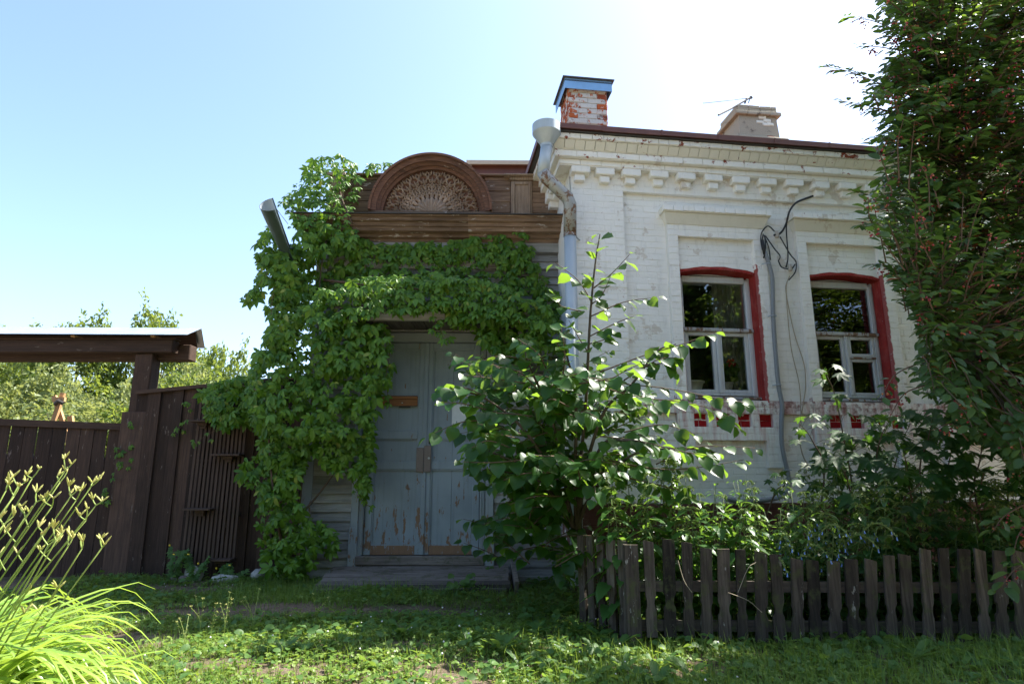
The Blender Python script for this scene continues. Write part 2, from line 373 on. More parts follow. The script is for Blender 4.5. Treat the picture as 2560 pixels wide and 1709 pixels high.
M['stalk'] = leafmat('daylily_stalk', (.24, .33, .07), (.34, .42, .12), (.45, .55, .10), .25, .5, .3)
M['bud'] = leafmat('daylily_bud', (.46, .48, .14), (.56, .52, .20), (.60, .58, .18), .3, .5, .3)
M['grass'] = leafmat('grass_blade', (.060, .140, .016), (.160, .230, .050), (.34, .48, .06), .38, .5, .3)
M['clover'] = leafmat('clover_leaf', (.080, .175, .022), (.22, .30, .06), (.38, .50, .06), .36, .45, .4)
M['dock'] = leafmat('dock_leaf', (.055, .13, .03), (.10, .19, .045), (.30, .46, .06), .40, .5, .35)
M['tree'] = leafmat('tree_leaf', (.060, .110, .022), (.130, .180, .040), (.36, .44, .06), .40, .5, .35)
M['tree2'] = leafmat('willow_leaf', (.110, .155, .050), (.200, .235, .090), (.42, .46, .12), .40, .5, .35)
M['berry'] = leafmat('berry', (.32, .02, .03), (.16, .012, .03), (.3, .02, .02), .1, .35, .5)
M['berry2'] = leafmat('unripe_berry', (.34, .16, .07), (.40, .12, .07), (.4, .2, .05), .1, .4, .4)
M['bluefl'] = plain('blue_flower', (.20, .32, .70), .6); M['whitefl'] = plain('white_flower', (.70, .66, .64), .7)
M['yellowfl'] = plain('yellow_flower', (.75, .52, .03), .6); M['redfl'] = plain('red_geranium', (.60, .03, .03), .6)
M['bark'] = wood('bark', ((.10, .080, .062), (.055, .045, .036)), 'z', .4)
M['stem'] = plain('green_stem', (.09, .14, .045), .6); M['twig'] = plain('brown_twig', (.10, .065, .04), .8); M['drystem'] = plain('dry_stem', (.30, .25, .17), .8)
def groundmat():
    t = NT('trodden_soil'); p = t.pos(); a = t.noise(p, 1.3, 7, .62); b = t.noise(p, 22, 7, .65)
    c = t.mix(t.step(b, .3, .7), (.105, .075, .052), (.185, .145, .105)); c = t.mix(t.math('MULTIPLY', t.step(a, .48, .62), .55), c, (.055, .06, .025))
    return t.finish(c, .95, t.bump(t.math('ADD', b, t.noise(p, 90, 3)), .7, .02), spec=.1)
M['ground'] = groundmat()
def lanemat():  # made pale so the lane throws sunlight back at the house
    t = NT('pale_bounce_lane'); p = t.pos(); a = t.noise(p, 1.1, 6, .6); b = t.noise(p, 30, 6, .65)
    c = t.mix(t.step(b, .3, .7), (.46, .40, .32), (.36, .31, .24)); c = t.mix(t.math('MULTIPLY', t.step(a, .55, .7), .5), c, (.26, .23, .16))
    return t.finish(c, .95, t.bump(b, .6, .02), spec=.1)
M['lane'] = lanemat()
# ================================================================== ground
def gz(x, y):
    """height of the ground"""
    x = np.asarray(x, float); y = np.asarray(y, float)
    near = np.exp(-((x) ** 2 + (y - 5) ** 2) / 90.0)
    return (.022 * np.sin(1.7 * x + .6 * y) + .016 * np.sin(2.9 * y - 1.1 * x) + .010 * np.sin(5.3 * x + 4.1 * y)) * near
def make_ground():
    xs = np.concatenate([[-400, -120, -40, -16], np.linspace(-9, 9, 121), [16, 40, 120, 400]])
    ys = np.concatenate([[-400, -120, -40, -12, -4, 0], np.linspace(2, 9.5, 70), [14, 25, 50, 120, 500]])
    X, Y = np.meshgrid(xs, ys); Z = gz(X, Y); V = np.stack([X, Y, Z], -1).reshape(-1, 3); nx = len(xs)
    i = (np.arange(len(ys) - 1)[:, None] * nx + np.arange(nx - 1)[None]).ravel()
    o = obj('ground', mesh_from('ground', V, np.stack([i, i + 1, i + nx + 1, i + nx], 1), M['ground'], True))
    tag(o, None, None, kind='structure')
make_ground()

# pale lane out of view, added to bounce sunlight up the facade
V = []; n = 60
for i in range(n + 1):
    x = -60 + 120 * i / n; V += [(x, -7.2 + .3 * math.sin(x * .7), .012), (x, 1.9 + .18 * math.sin(x * 1.3) + .1 * math.sin(x * 3.1), .012)]
o = build('lane', MB().add(V, [(2*i, 2*i+2, 2*i+3, 2*i+1) for i in range(n)]), M['lane']); tag(o, None, None, kind='structure')
# ================================================================== brick house
H = thing('brick_house', 'whitewashed brick house with red painted window reveals and toothed cornice', 'house', tuple(BF.O), BF.a)
CH = .0765                                     # a course
LEN = 7.6                                      # length of the facade
WL = [1.33 + 1.67 * k for k in range(4)]; WW = .965
def zs(c): return c * CH
ZP, ZLEG, ZLOW, ZN0, ZN1, ZSILL, ZO0, ZO1, ZTY, ZH0, ZPT, ZTOP = [zs(k) for k in (12, 17, 21, 23, 25, 27, 27, 48, 53, 55, 60, 64)]
niches = []
for w in WL:
    c = [w + .045 + .265 * k for k in range(4)]; niches += [(a, a + .165) for a in c]
def zone(u, z):
    """(how far the face stands out, kind of paint); None = window opening"""
    if z < ZP: return .05, 'plinth'
    for w in WL:
        if w < u < w + WW and ZO0 < z < ZO1: return None
    if z > ZPT or u < .645 or u > LEN - .645: return .06, 'white'
    for w in WL:
        a, b = w - .15, w + WW + .135
        if a < u < b:
            inner = w - .02 < u < w + WW - .015
            if z > ZH0: return 0.0, 'white'
            if z > ZTY: return .06, 'white'
            if z > ZSILL: return (0.0 if inner else .06), 'white'
            if z > ZLOW:
                if ZN0 < z < ZN1 and any(n0 < u < n1 for n0, n1 in niches): return .012, 'niche'
                return .06, 'stained'
            if z > ZLEG: return (0.0 if w + .05 < u < w + WW - .06 else .06), 'stained'
            return 0.0, 'white'
    if ZN1 < z < ZSILL: return .055, 'stained'
    return 0.0, 'white'
ub = sorted(set([0, .645, LEN - .645, LEN] + [round(x, 4) for w in WL for x in (w - .15, w - .02, w, w + .05, w + WW - .06, w + WW - .015, w + WW, w + WW + .135)] + [round(x, 4) for n in niches for x in n]))
zb = sorted(set([0, ZP, ZLEG, ZLOW, ZN0, ZN1, ZSILL, ZO1, ZTY, ZH0, ZPT, ZTOP]))
def backing():
    mbs = {}
    val = {}
    for i in range(len(ub) - 1):
        for j in range(len(zb) - 1):
            zn = zone((ub[i] + ub[i+1]) / 2, (zb[j] + zb[j+1]) / 2); val[i, j] = (-.34, None) if zn is None else (zn[0] - .0025, zn[1])
    mb = MB()
    for (i, j), (p, k) in val.items():
        u0, u1, z0, z1 = ub[i], ub[i+1], zb[j], zb[j+1]
        if k: mb.add([(u0, -p, z0), (u1, -p, z0), (u1, -p, z1), (u0, -p, z1)], [(0, 1, 2, 3)])
        for (ii, jj) in ((i+1, j), (i, j+1)):
            if (ii, jj) in val and abs(val[ii, jj][0] - p) > 1e-6:
                q = val[ii, jj][0]
                if ii > i: mb.add([(u1, -p, z0), (u1, -q, z0), (u1, -q, z1), (u1, -p, z1)], [(0, 1, 2, 3)])
                else: mb.add([(u0, -p, z1), (u1, -p, z1), (u1, -q, z1), (u0, -q, z1)], [(0, 1, 2, 3)])
    w = build('wall', mb, M['mortar'], H)
    return w
WALL = backing()
# body behind the facade: side walls, inner faces
mb = MB(); mb.box(.0, .3, .02, 6.5, 0, 5.0).box(LEN - .3, LEN, .02, 6.5, 0, 5.0).box(.3, LEN - .3, 6.2, 6.5, 0, 5.0)
build('side_wall', mb, M['mortar'], H)
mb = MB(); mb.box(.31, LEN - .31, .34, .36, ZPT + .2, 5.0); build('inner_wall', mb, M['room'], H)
# one brick: chamfered block of unit size, stretched to each place
def brick_mesh(name, mat, seed):
    q = random.Random(seed); j = lambda a=.02: q.uniform(-a, a)
    V = []; cx, cz = .022, .075
    for (x, z) in ((0, 0), (1, 0), (1, 1), (0, 1)): V.append((x, 1.0, z))
    for (x, z) in ((0, 0), (1, 0), (1, 1), (0, 1)): V.append((x + j(.006), .07 + j(.05), z + j(.02)))
    for (x, z) in ((cx, cz), (.5, cz * .8), (1 - cx, cz), (1 - cx, 1 - cz), (.5, 1 - cz * .8), (cx, 1 - cz)): V.append((x + j(), j(.06), z + j(.05)))
    Fc = [(0, 1, 5, 4), (1, 2, 6, 5), (2, 3, 7, 6), (3, 0, 4, 7), (8, 9, 12, 13), (9, 10, 11, 12), (4, 5, 10, 9, 8), (5, 6, 11, 10), (6, 7, 13, 12, 11), (7, 4, 8, 13)]
    return V, Fc, mesh_from(name, V, Fc, mat)
BR = {k: [brick_mesh('brick', M[k], 10 + i) for i in range(6)] for k in ('white', 'stained', 'niche', 'plinth', 'cream', 'corn')}
cand = []
for r in range(int(round(ZTOP / CH))):
    z0 = r * CH; zm = z0 + CH / 2
    off = -.13 if r % 2 else 0.0; u = off
    cuts = sorted(set([0.0] + [b for b in ub if zone(b - .004, zm) != zone(b + .004, zm)] + [LEN]))
    joints = []
    while u < LEN: joints.append(u + random.uniform(-.012, .012)); u += .262
    pts = sorted(cuts + [x for x in joints if all(abs(x - c) > .05 for c in cuts) and 0 < x < LEN])
    for a, b in zip(pts[:-1], pts[1:]):
        zn = zone((a + b) / 2, zm)
        if zn is None or b - a < .03: continue
        cand.append((a + .0025, b - .0025, z0 + .0025, z0 + CH - .0025, zn[0], zn[1]))
def place_bricks(cand, name, parent, n_single, score, th=.035):
    sc = [score(c) for c in cand]; order = sorted(range(len(cand)), key=lambda i: -sc[i]); single = set(order[:n_single])
    rest = {}
    for i, (a, b, z0, z1, p, k) in enumerate(cand):
        V, Fc, me = random.choice(BR[k]); p2 = p + random.uniform(-.0015, .0025)
        if i in single:
            mx = Matrix.Translation((a, -p2, z0 + random.uniform(-.002, .002))) @ Matrix.Rotation(random.uniform(-.006, .006), 4, 'Y') @ Matrix.Diagonal((b - a, th, z1 - z0, 1))
            inst(name, me, parent, mx)
        else:
            mb = rest.setdefault(k, MB()); mb.add([(a + v[0] * (b - a), -p2 + v[1] * th, z0 + v[2] * (z1 - z0)) for v in V], Fc)
    for k, mb in rest.items():
        o = build(name + 'work', mb, M[k], parent); o['kind'] = 'stuff'
def bscore(c):
    w = BF.world([(c[0] + c[1]) / 2, -c[4], (c[2] + c[3]) / 2]); x, y, d = proj(w); x, y = x[0], y[0]
    s = (c[1] - c[0]) / d[0] ** 2 * 40
    if not (1450 < x < 2170 and 470 < y < 1130): s *= .01
    if x < 1560 and y > 680: s *= .02
    if 1560 < x < 1690 and y > 820: s *= .02
    if x > 2080 and y > 1000: s *= .02
    return s
place_bricks(cand, 'brick', H, 300, bscore)
# cornice
cor = thing  # (parts below hang on the house itself)
CN = bpy.data.objects.new('cornice', None); COL.objects.link(CN); CN.parent = H; FR[CN.name] = mat_of(H)
mb = MB()
mb.prism([(-.16, 4.835), (LEN, 4.835), (LEN, 4.915), (-.16, 4.915)], -.155, .0)
mb.prism([(-.22, 4.915), (LEN, 4.915), (LEN, 5.0), (-.22, 5.0)], -.215, .0)
mb.prism([(-.24, 5.0), (LEN, 5.0), (LEN, 5.09), (-.24, 5.09)], -.235, .0)
mb.prism([(-.33, 5.09), (LEN, 5.09), (LEN, 5.16), (-.33, 5.16)], -.325, .0)
build('cornice_core', mb, M['mortar'], CN)
mb = MB()   # return of the cornice on the left side
for (z0, z1, p) in ((4.835, 4.915, .155), (4.915, 5.0, .215), (5.0, 5.09, .24), (5.09, 5.16, .325)): mb.box(-p - .002, 0.0, .0, 6.4, z0, z1)
build('cornice_return', mb, M['mortar'], CN)
def course(z0, z1, p, p1, L, k, x0):
    """one course of cornice bricks; p1 differs from p for the sloping one"""
    u = x0; n = 0
    while u < 5.6:
        l = L * random.uniform(.92, 1.06); V, Fc, me = random.choice(BR[k])
        dz = z1 - z0
        mx = Matrix.Translation((u + .003, -p - random.uniform(.001, .006), z0 + .003)) @ Matrix(((1, 0, 0, 0), (0, 1, -(p1 - p) / dz, 0), (0, 0, 1, 0), (0, 0, 0, 1))) @ Matrix.Diagonal((l - .006, .05, dz - .006, 1))
        V2 = [tuple(mx @ Vector(v)) for v in V]; mb = MB().add(V2, Fc)
        build('cornice_brick', mb, M[k], CN); u += l
    mb = MB().box(u + .003, LEN, -max(p, p1) - .002, -.05, z0 + .003, z1 - .003); build('cornice_run', mb, M[k], CN)
course(4.845, 4.915, .165, .165, .27, 'white', -.165)
course(4.918, 5.0, .225, .225, .27, 'corn', -.225)
course(5.003, 5.088, .24, .315, .13, 'cream', -.245)
course(5.092, 5.158, .335, .335, .135, 'corn', -.335)
dm = [mesh_from('dentil', *(lambda m: (m.v, m.f))(MB().bbox(-.115, .115, -.165, -.04, 0, .085, .008, .003)), M['white']) for _ in range(4)]
dn = [mesh_from('dentil_foot', *(lambda m: (m.v, m.f))(MB().bbox(-.062, .062, -.125, -.04, -.088, -.002, .008, .003)), M['white']) for _ in range(4)]
u = .09; k = 0
DU = [.10, .405, .73, 1.08, 1.424, 1.778, 2.137, 2.489, 2.847, 3.203, 3.564]
while DU[-1] < LEN - .4: DU.append(DU[-1] + .357)
for u in DU:
    zj = random.uniform(-.006, .006)
    inst('dentil', random.choice(dm), CN, Matrix.Translation((u, random.uniform(-.006, .006), 4.752 + zj)))
    inst('dentil_foot', random.choice(dn), CN, Matrix.Translation((u + random.uniform(-.008, .008), random.uniform(-.006, .006), 4.752 + zj)))
mb = MB()
for y in (.25, .61, .97): mb.bbox(-.16, -.0, y, y + .23, 4.752, 4.84, .008).bbox(-.12, -.0, y + .05, y + .18, 4.665, 4.75, .008)
build('side_dentils', mb, M['white'], CN)
# window hoods
for w in WL[:3]:
    a = w - .225
    mb = MB(); mb.box(a, a + 1.38, -.15, .02, 4.325, 4.395)
    mb.add([(a+.07, -.07, 4.20), (a+1.31, -.07, 4.20), (a+1.36, -.135, 4.322), (a+.02, -.135, 4.322), (a+.07, .02, 4.20), (a+1.31, .02, 4.20), (a+1.36, .02, 4.322), (a+.02, .02, 4.322)],
           [(0,1,2,3), (4,7,6,5), (0,4,5,1), (1,5,6,2), (2,6,7,3), (3,7,4,0)])
    hood = build('window_hood', mb, M['cream'], H)
    u = a - .004
    while u < a + 1.37:
        l = min(.135 * random.uniform(.93, 1.05), a + 1.384 - u); V, Fc, me = random.choice(BR['white'])
        mx = Matrix.Translation((u + .002, -.165 - random.uniform(0, .005), 4.335 + random.uniform(-.003, .003))) @ Matrix.Diagonal((l - .004, .05, .066, 1))
        inst('hood_brick', me, hood, mx); u += l
    # row of slanting bricks closing the recess above the window
    u = w - .02
    row = []
    while u < w + WW - .05: row.append((u, u + .128)); u += .13
    for a0, a1 in row:
        V, Fc, me = random.choice(BR['white']); inst('hood_brick', me, hood, Matrix.Translation((a0, -.064, ZTY - .004)) @ Matrix.Diagonal((a1 - a0, .05, .07, 1)))
# gutter board and roof
mb = MB(); mb.box(-.40, LEN + .1, -.40, -.385, 5.165, 5.25); mb.box(-.40, -.385, -.385, 6.5, 5.165, 5.25)
ROOF = build('roof', MB().add([(-.39, -.39, 5.20), (LEN + .1, -.39, 5.20), (LEN + .1, 3.1, 6.15), (2.4, 3.1, 6.15), (-.39, 6.6, 5.20), (LEN + .1, 6.6, 5.20)],
      [(0, 1, 2, 3), (0, 3, 4), (4, 3, 2, 5), (0, 4, 5, 1)]), M['brownroof'], H)
u = -.40
while u < LEN:
    l = .72; mb = MB().box(u + .001, min(u + l, LEN + .1) - .001, -.403 - random.uniform(0, .004), -.388, 5.172 + random.uniform(-.004, .004), 5.236)
    mb.box(u + l - .012, u + l + .010, -.411, -.404, 5.170, 5.238)
    build('fascia_sheet', mb, M['brownroof'], ROOF); u += l
build('fascia_sheet', MB().box(-.405, -.39, -.38, 6.5, 5.168, 5.252), M['brownroof'], ROOF)
build('eaves_board', MB().box(-.38, LEN, -.375, .3, 5.161, 5.167).box(-.38, .3, .3, 6.4, 5.161, 5.167), M['darkcap'], ROOF)

# chimneys
def brick_stack(parent, x0, x1, y0, y1, z0, z1, mat, ch=.0765, bl=.26, jitter=.008, th=.03):
    core = MB().box(x0 + .012, x1 - .012, y0 + .012, y1 - .012, z0, z1); build('mortar_core', core, M['chimmort'], parent)
    r = 0; z = z0
    while z < z1 - .02:
        for face in ('f', 'l', 'r'):
            L0, L1 = (x0, x1) if face == 'f' else (y0, y1)
            u = L0 - (.13 if (r + (face != 'f')) % 2 else 0)
            while u < L1 - .01:
                a = max(u, L0); b = min(u + bl, L1)
                if b - a > .03:
                    p = random.uniform(-jitter, jitter) * .6; g = .003
                    if face == 'f': q = (a + g, b - g, y0 - p, y0 + th, z + g, z + ch - g)
                    elif face == 'l': q = (x0 - p, x0 + th, a + g, b - g, z + g, z + ch - g)
                    else: q = (x1 - th, x1 + p, a + g, b - g, z + g, z + ch - g)
                    build('brick', MB().bbox(*q, .007, .003), M['chimplaster'] if face == 'f' and L0 + .10 < (a + b) / 2 < L1 - .12 and z > z0 + .45 else mat, parent)
                u += bl
        z += ch; r += 1
C1 = bpy.data.objects.new('chimney', None); COL.objects.link(C1); C1.parent = H; FR[C1.name] = mat_of(H)
C1['label'] = 'red brick chimney with flaking white paint under a blue sheet cap'
dy = .42; a, zt = BF.loc(1420, 215, dy); b, _ = BF.loc(1517, 225, dy)
brick_stack(C1, a, b, dy, dy + .50, 5.0, zt + .06, M['chimbrick'])
zc = zt + .06; ov = .055
mb = MB(); t_ = .006
mb.box(a - ov, b + ov, dy - ov, dy - ov + t_, zc - .13, zc + .02).box(a - ov, a - ov + t_, dy - ov + t_, dy + .5 + ov, zc - .13, zc + .02).box(b + ov - t_, b + ov, dy - ov + t_, dy + .5 + ov, zc - .13, zc + .02)
build('cap_skirt', mb, M['bluecap'], C1)
build('cap_plate', MB().box(a - ov - .03, b + ov + .03, dy - ov - .03, dy + .5 + ov + .03, zc + .021, zc + .035).box(a - ov, b + ov, dy - ov, dy + .5 + ov, zc - .02, zc + .0), M['darkcap'], C1)
C2 = bpy.data.objects.new('chimney', None); COL.objects.link(C2); C2.parent = H; FR[C2.name] = mat_of(H)
C2['label'] = 'grey rendered chimney with corbelled top and a few bare bricks'
dy = 1.8; a, zt = BF.loc(1842, 262, dy); b, _ = BF.loc(1940, 262, dy); _, zb_ = BF.loc(1880, 345, dy)
mbs = [MB().add([(a - .02, dy - .02, zb_ - .6), (b + .05, dy - .02, zb_ - .6), (b + .05, dy + .62, zb_ - .6), (a - .02, dy + .62, zb_ - .6), (a + .02, dy, zt - .18), (b - .02, dy, zt - .18), (b - .02, dy + .6, zt - .18), (a + .02, dy + .6, zt - .18)],
      [(0, 1, 5, 4), (1, 2, 6, 5), (2, 3, 7, 6), (3, 0, 4, 7), (4, 5, 6, 7)])]
build('chimney_shaft', mbs[0], M['chimgrey'], C2)
def crook(name, x0, x1, y0, y1, z0, z1, mat): 
    u = x0
    while u < x1 - .01:
        e = min(u + .2, x1); build(name, MB().bbox(u, e - .006, y0 - random.uniform(0, .012), y1, z0 + random.uniform(-.004, .004), z1 + random.uniform(-.01, .004), .008, .004), mat, C2); u = e
crook('brick', a - .05, b + .05, dy - .05, dy + .66, zt - .18, zt - .115, M['chimgrey'])
crook('brick', a - .0, b + .0, dy - .01, dy + .62, zt - .115, zt - .05, M['chimgrey'])
crook('brick', a + .0, b - .0, dy - .0, dy + .60, zt - .05, zt + .012, M['chimgrey'])
for (px, py) in ((1905, 294), (1900, 305), (1918, 302), (1915, 311), (1925, 311), (1800 + 62, 349), (1897, 345), (1925, 344)):
    x, z = BF.loc(px, py, dy); build('brick', MB().bbox(x - .065, x + .065, dy - .014, dy + .05, z - .03, z + .03, .01, .006), M['chimbrick'] if py > 340 else M['cream'], C2)
build('chimney_base', MB().bbox(a - .08, b + .14, dy - .06, dy + .7, zb_ - .6, zb_ + .02, .02, .01), M['chimgrey'], C2)
An = thing('broken_aerial', 'broken aerial of thin rods leaning on the grey chimney top', 'aerial', tuple(BF.world([a + .2, dy + .2, zt])[0]))
def bw(px, py, d): x, z = BF.loc(px, py, d); return BF.world([x, d, z])[0]
build('rod', MB().tube([bw(1758, 258, 1.6), bw(1835, 250, 1.85), bw(1875, 245, 1.95)], .008, 6), M['zinc'], An, True)
build('boom', MB().tube([bw(1796, 288, 1.5), bw(1830, 271, 1.75), bw(1878, 243, 1.95)], .015, 6), M['iron'], An, True)
build('bracket', MB().tube([bw(1862, 259, 1.9), bw(1866, 247, 1.9)], .014, 6).tube([bw(1871, 258, 1.93), bw(1875, 246, 1.93)], .008, 6).blob(bw(1877, 244, 1.95), (.03, .03, .03), 1), M['iron'], An, True)

# windows
def window(w, kind):
    W = bpy.data.objects.new('window', None); COL.objects.link(W); W.parent = H; FR[W.name] = mat_of(H)
    x0, x1, z0, z1 = w, w + WW, ZO0, ZO1; yf = .125
    # red painted reveals and arched head
    build('reveal', MB().box(x1 - .006, x1 - .002, -.004, .20, z0 + .01, z1 - .01), M['redpaint'], W); build('reveal', MB().box(x0 + .002, x0 + .006, -.004, .20, z0 + .01, z1 - .01), M['redpaint'], W)
    n = 10; P = []
    for k in range(n + 1):
        s = k / n; P.append((x0 + s * WW, z1 - .062 + .056 * (1 - (2 * s - 1) ** 2)))
    mb = MB()
    for k in range(n):
        (a, za), (b, zb2) = P[k], P[k + 1]
        mb.add([(a, -.001, za), (b, -.001, zb2), (b, -.001, z1 + .03), (a, -.001, z1 + .03)], [(0, 1, 2, 3)])
    build('arch_face', mb, M['white'], W)
    mb = MB()
    for k in range(n):
        (a, za), (b, zb2) = P[k], P[k + 1]; mb.add([(a, -.003, za), (b, -.003, zb2), (b, .2, zb2), (a, .2, za)], [(3, 2, 1, 0)]); mb.add([(a, -.004, za), (b, -.004, zb2), (b, -.004, zb2 + .030 + .005 * (k % 3)), (a, -.004, za + .030 + .005 * ((k + 2) % 3))], [(0, 1, 2, 3)])
    build('arch_soffit', mb, M['redpaint'], W)
    fx0, fx1, fz0, fz1 = x0 + .03, x1 - .03, z0 + .075, z1 - .085; t = .05
    mb = MB(); d0, d1 = yf, yf + .07
    mb.bbox(fx0, fx0 + t, d0, d1, fz0, fz1, .006).bbox(fx1 - t, fx1, d0, d1, fz0, fz1, .006).bbox(fx0 + t, fx1 - t, d0, d1, fz1 - t, fz1 + .03, .006).bbox(fx0 + t, fx1 - t, d0, d1, fz0, fz0 + t * .6, .006)
    mb.box(x0 + .004, fx0, d0 + .02, d1 + .1, fz0 - .05, fz1 + .04).box(fx1, x1 - .004, d0 + .02, d1 + .1, fz0 - .05, fz1 + .04)
    build('frame', mb, M['frame'], W)
    zt = fz0 + (fz1 - fz0) * .535
    build('transom', MB().bbox(fx0 - .01, fx1 + .01, d0 - .03, d1, zt, zt + .045, .008), M['frame2'], W)
    build('sill', MB().add([(fx0 - .02, d0 - .06, fz0 - .02), (fx1 + .02, d0 - .06, fz0 - .02), (fx1 + .02, d1, fz0 + .004), (fx0 - .02, d1, fz0 + .004), (fx0 - .02, d0 - .06, fz0 - .045), (fx1 + .02, d0 - .06, fz0 - .045), (fx1 + .02, d1, fz0 - .045), (fx0 - .02, d1, fz0 - .045)],
          [(0, 1, 2, 3), (4, 7, 6, 5), (0, 4, 5, 1), (1, 5, 6, 2), (2, 6, 7, 3), (3, 7, 4, 0)]), M['frame2'], W)
    build('under_sill', MB().box(x0 + .01, x1 - .01, d0 - .01, d1, z0 - .0, fz0 - .046), M['reveal'], W)
    xm = (fx0 + fx1) / 2 + (.0 if kind == 1 else .02)
    def sash(a, b, c, d, s=.042, dd=.0):
        o = build('sash', MB().bbox(a, a + s, d0 + .012 + dd, d1 - .01, c, d, .005).bbox(b - s, b, d0 + .012 + dd, d1 - .01, c, d, .005).bbox(a + s, b - s, d0 + .012 + dd, d1 - .01, c, c + s, .005).bbox(a + s, b - s, d0 + .012 + dd, d1 - .01, d - s, d, .005), M['frame'], W)
        build('pane', MB().box(a + s * .7, b - s * .7, d0 + .038, d0 + .041, c + s * .7, d - s * .7), M['glass'], W)
        return o
    build('pane', MB().box(fx0 + t * .8, fx1 - t * .8, d0 + .036, d0 + .039, zt + .04, fz1 - t * .8), M['glass'], W)
    lo, hi = fz0 + t * .6 + .002, zt - .002
    build('mullion', MB().bbox(xm - .02, xm + .02, d0 - .012, d1, lo, hi, .006), M['frame'], W)
    sash(fx0 + t + .002, xm - .021, lo, hi)
    if kind == 1: sash(xm + .021, fx1 - t - .002, lo, hi)
    else:
        zf = hi - .27
        sash(xm + .021, fx1 - t - .002, lo, zf - .012, .038)
        sash(xm + .021, fx1 - t - .002, zf + .012, hi, .04, -.012)
        build('vent_rail', MB().bbox(xm + .021, fx1 - t - .002, d0 - .006, d1, zf - .011, zf + .011, .004), M['frame2'], W)
    # deep inner reveal, inner sill board and the dark room
    iy0, iy1 = d1 + .012, .62
    build('inner_reveal', MB().add([(fx1 - .01, iy0, z0), (fx1 + .02, iy1, z0), (fx1 + .02, iy1, z1), (fx1 - .01, iy0, z1)], [(0, 1, 2, 3)])
          .add([(fx0 + .01, iy0, z0), (fx0 - .02, iy1, z0), (fx0 - .02, iy1, z1), (fx0 + .01, iy0, z1)], [(3, 2, 1, 0)])
          .box(x0 - .05, x1 + .05, iy0, iy1, z1 - .02, z1 + .01), M['reveal'], W)
    build('inner_sill', MB().box(x0, x1, iy0, iy1, z0 + .03, fz0 + .072), M['frame'], W)
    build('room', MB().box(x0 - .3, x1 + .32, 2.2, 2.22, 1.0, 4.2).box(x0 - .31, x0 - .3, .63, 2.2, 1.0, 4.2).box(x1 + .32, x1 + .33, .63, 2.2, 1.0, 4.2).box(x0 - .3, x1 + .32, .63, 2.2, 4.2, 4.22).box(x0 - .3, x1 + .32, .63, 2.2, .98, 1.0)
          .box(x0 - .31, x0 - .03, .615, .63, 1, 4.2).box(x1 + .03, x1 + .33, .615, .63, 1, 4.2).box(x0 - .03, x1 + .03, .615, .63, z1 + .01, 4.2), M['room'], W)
    # curtain on the right half, in folds
    V = []; nn = 40
    for k in range(nn + 1):
        s = k / nn; x = fx1 - .30 + .32 * s; y = .50 + .022 * math.sin(s * 38) + .01 * math.sin(s * 17)
        V += [(x, y, z0 + .08), (x + .01 * math.sin(s * 9), y, z1 - .02)]
    build('curtain', MB().add(V, [(2 * k, 2 * k + 2, 2 * k + 3, 2 * k + 1) for k in range(nn)]), M['curtain'], W, smooth=True)
    return W
W1 = window(WL[0], 1); W2 = window(WL[1], 2); W3 = window(WL[2], 1)
W1['label'] = 'window beside the drainpipe with two plain lower sashes'; W2['label'] = 'window with a small vent sash'
build('dark_window_backing', MB().box(WL[3] - .01, WL[3] + WW + .01, .2, .24, ZO0 - .01, ZO1 + .01), M['room'], H)  # added dark sheet in place of a room behind the unseen fourth window
# things standing inside the windows
def on_house(x, y, z): return BF.world([x, y, z])[0]
def potmesh(r=.085, h=.10): return [(.0, 0), (r * .72, 0), (r * .80, h * .25), (r * .98, h * .86), (r * 1.10, h * .86), (r * 1.10, h), (r * .92, h), (r * .88, h * .8), (0, h * .8)]
zs_ = ZO0 + .147
p = on_house(WL[0] + .22, .32, zs_); t1 = thing('flower_pot', 'empty white plastic flower pot on the sill behind the glass', 'flower pot', tuple(p))
build('bowl', MB().lathe((0, 0, 0), potmesh(.13, .12), 20), M['pot'], t1, smooth=True); build('soil_fill', MB().lathe((0, 0, 0), [(0, .09), (.118, .09)], 16), M['soil'], t1)
def potted(loc, label, n, fl, spread, h, leafm):
    t1 = thing('potted_plant', label, 'potted plant', tuple(loc))
    build('bowl', MB().lathe((0, 0, 0), potmesh(.085, .11), 18), M['pot'], t1, smooth=True)
    mb = MB(); fb = MB(); sb = MB(); q = random.Random(n)
    for i in range(n):
        th = q.uniform(0, 6.28); rr = spread * math.sqrt(q.random()); z = .12 + h * q.random(); c = (rr * math.cos(th), rr * math.sin(th) * .6, z)
        s = q.uniform(.03, .055); a = q.uniform(0, 6.28); tl = q.uniform(-.6, .6)
        V = [c] + [(c[0] + s * math.cos(a + k * .785) , c[1] + s * .35 * math.sin(a + k) + tl * .02, c[2] + s * math.sin(a + k * .785)) for k in range(8)]
        mb.add(V, [(0, 1 + k, 1 + (k + 1) % 8) for k in range(8)])
        if i % 6 == 0: sb.tube([(0, 0, .09), (c[0] * .5, c[1] * .5, z * .6), c], .004, 5)
    for i in range(fl): fb.blob((spread * q.uniform(.2, .9), -.06 * q.random(), .16 + h * q.uniform(.65, 1.05)), (.022, .02, .02), 1, .2, i)
    o = build('foliage', mb, leafm, t1); o['kind'] = 'stuff'; build('stems', sb, M['stem'], t1)
    if fl: build('blossoms', fb, M['redfl'] if fl > 5 else M['yellowfl'], t1)
potted(on_house(WL[0] + .64, .30, zs_), 'red flowering geranium in a white pot inside the window', 60, 14, .14, .22, M['hazel'])
potted(on_house(WL[1] + .26, .34, zs_), 'yellow green leafy potted plant inside the vent sash window', 60, 4, .16, .30, M['daylily'])
potted(on_house(WL[1] + .66, .34, zs_), 'tall dark green potted plant inside the vent sash window', 70, 0, .13, .42, M['hazel'])
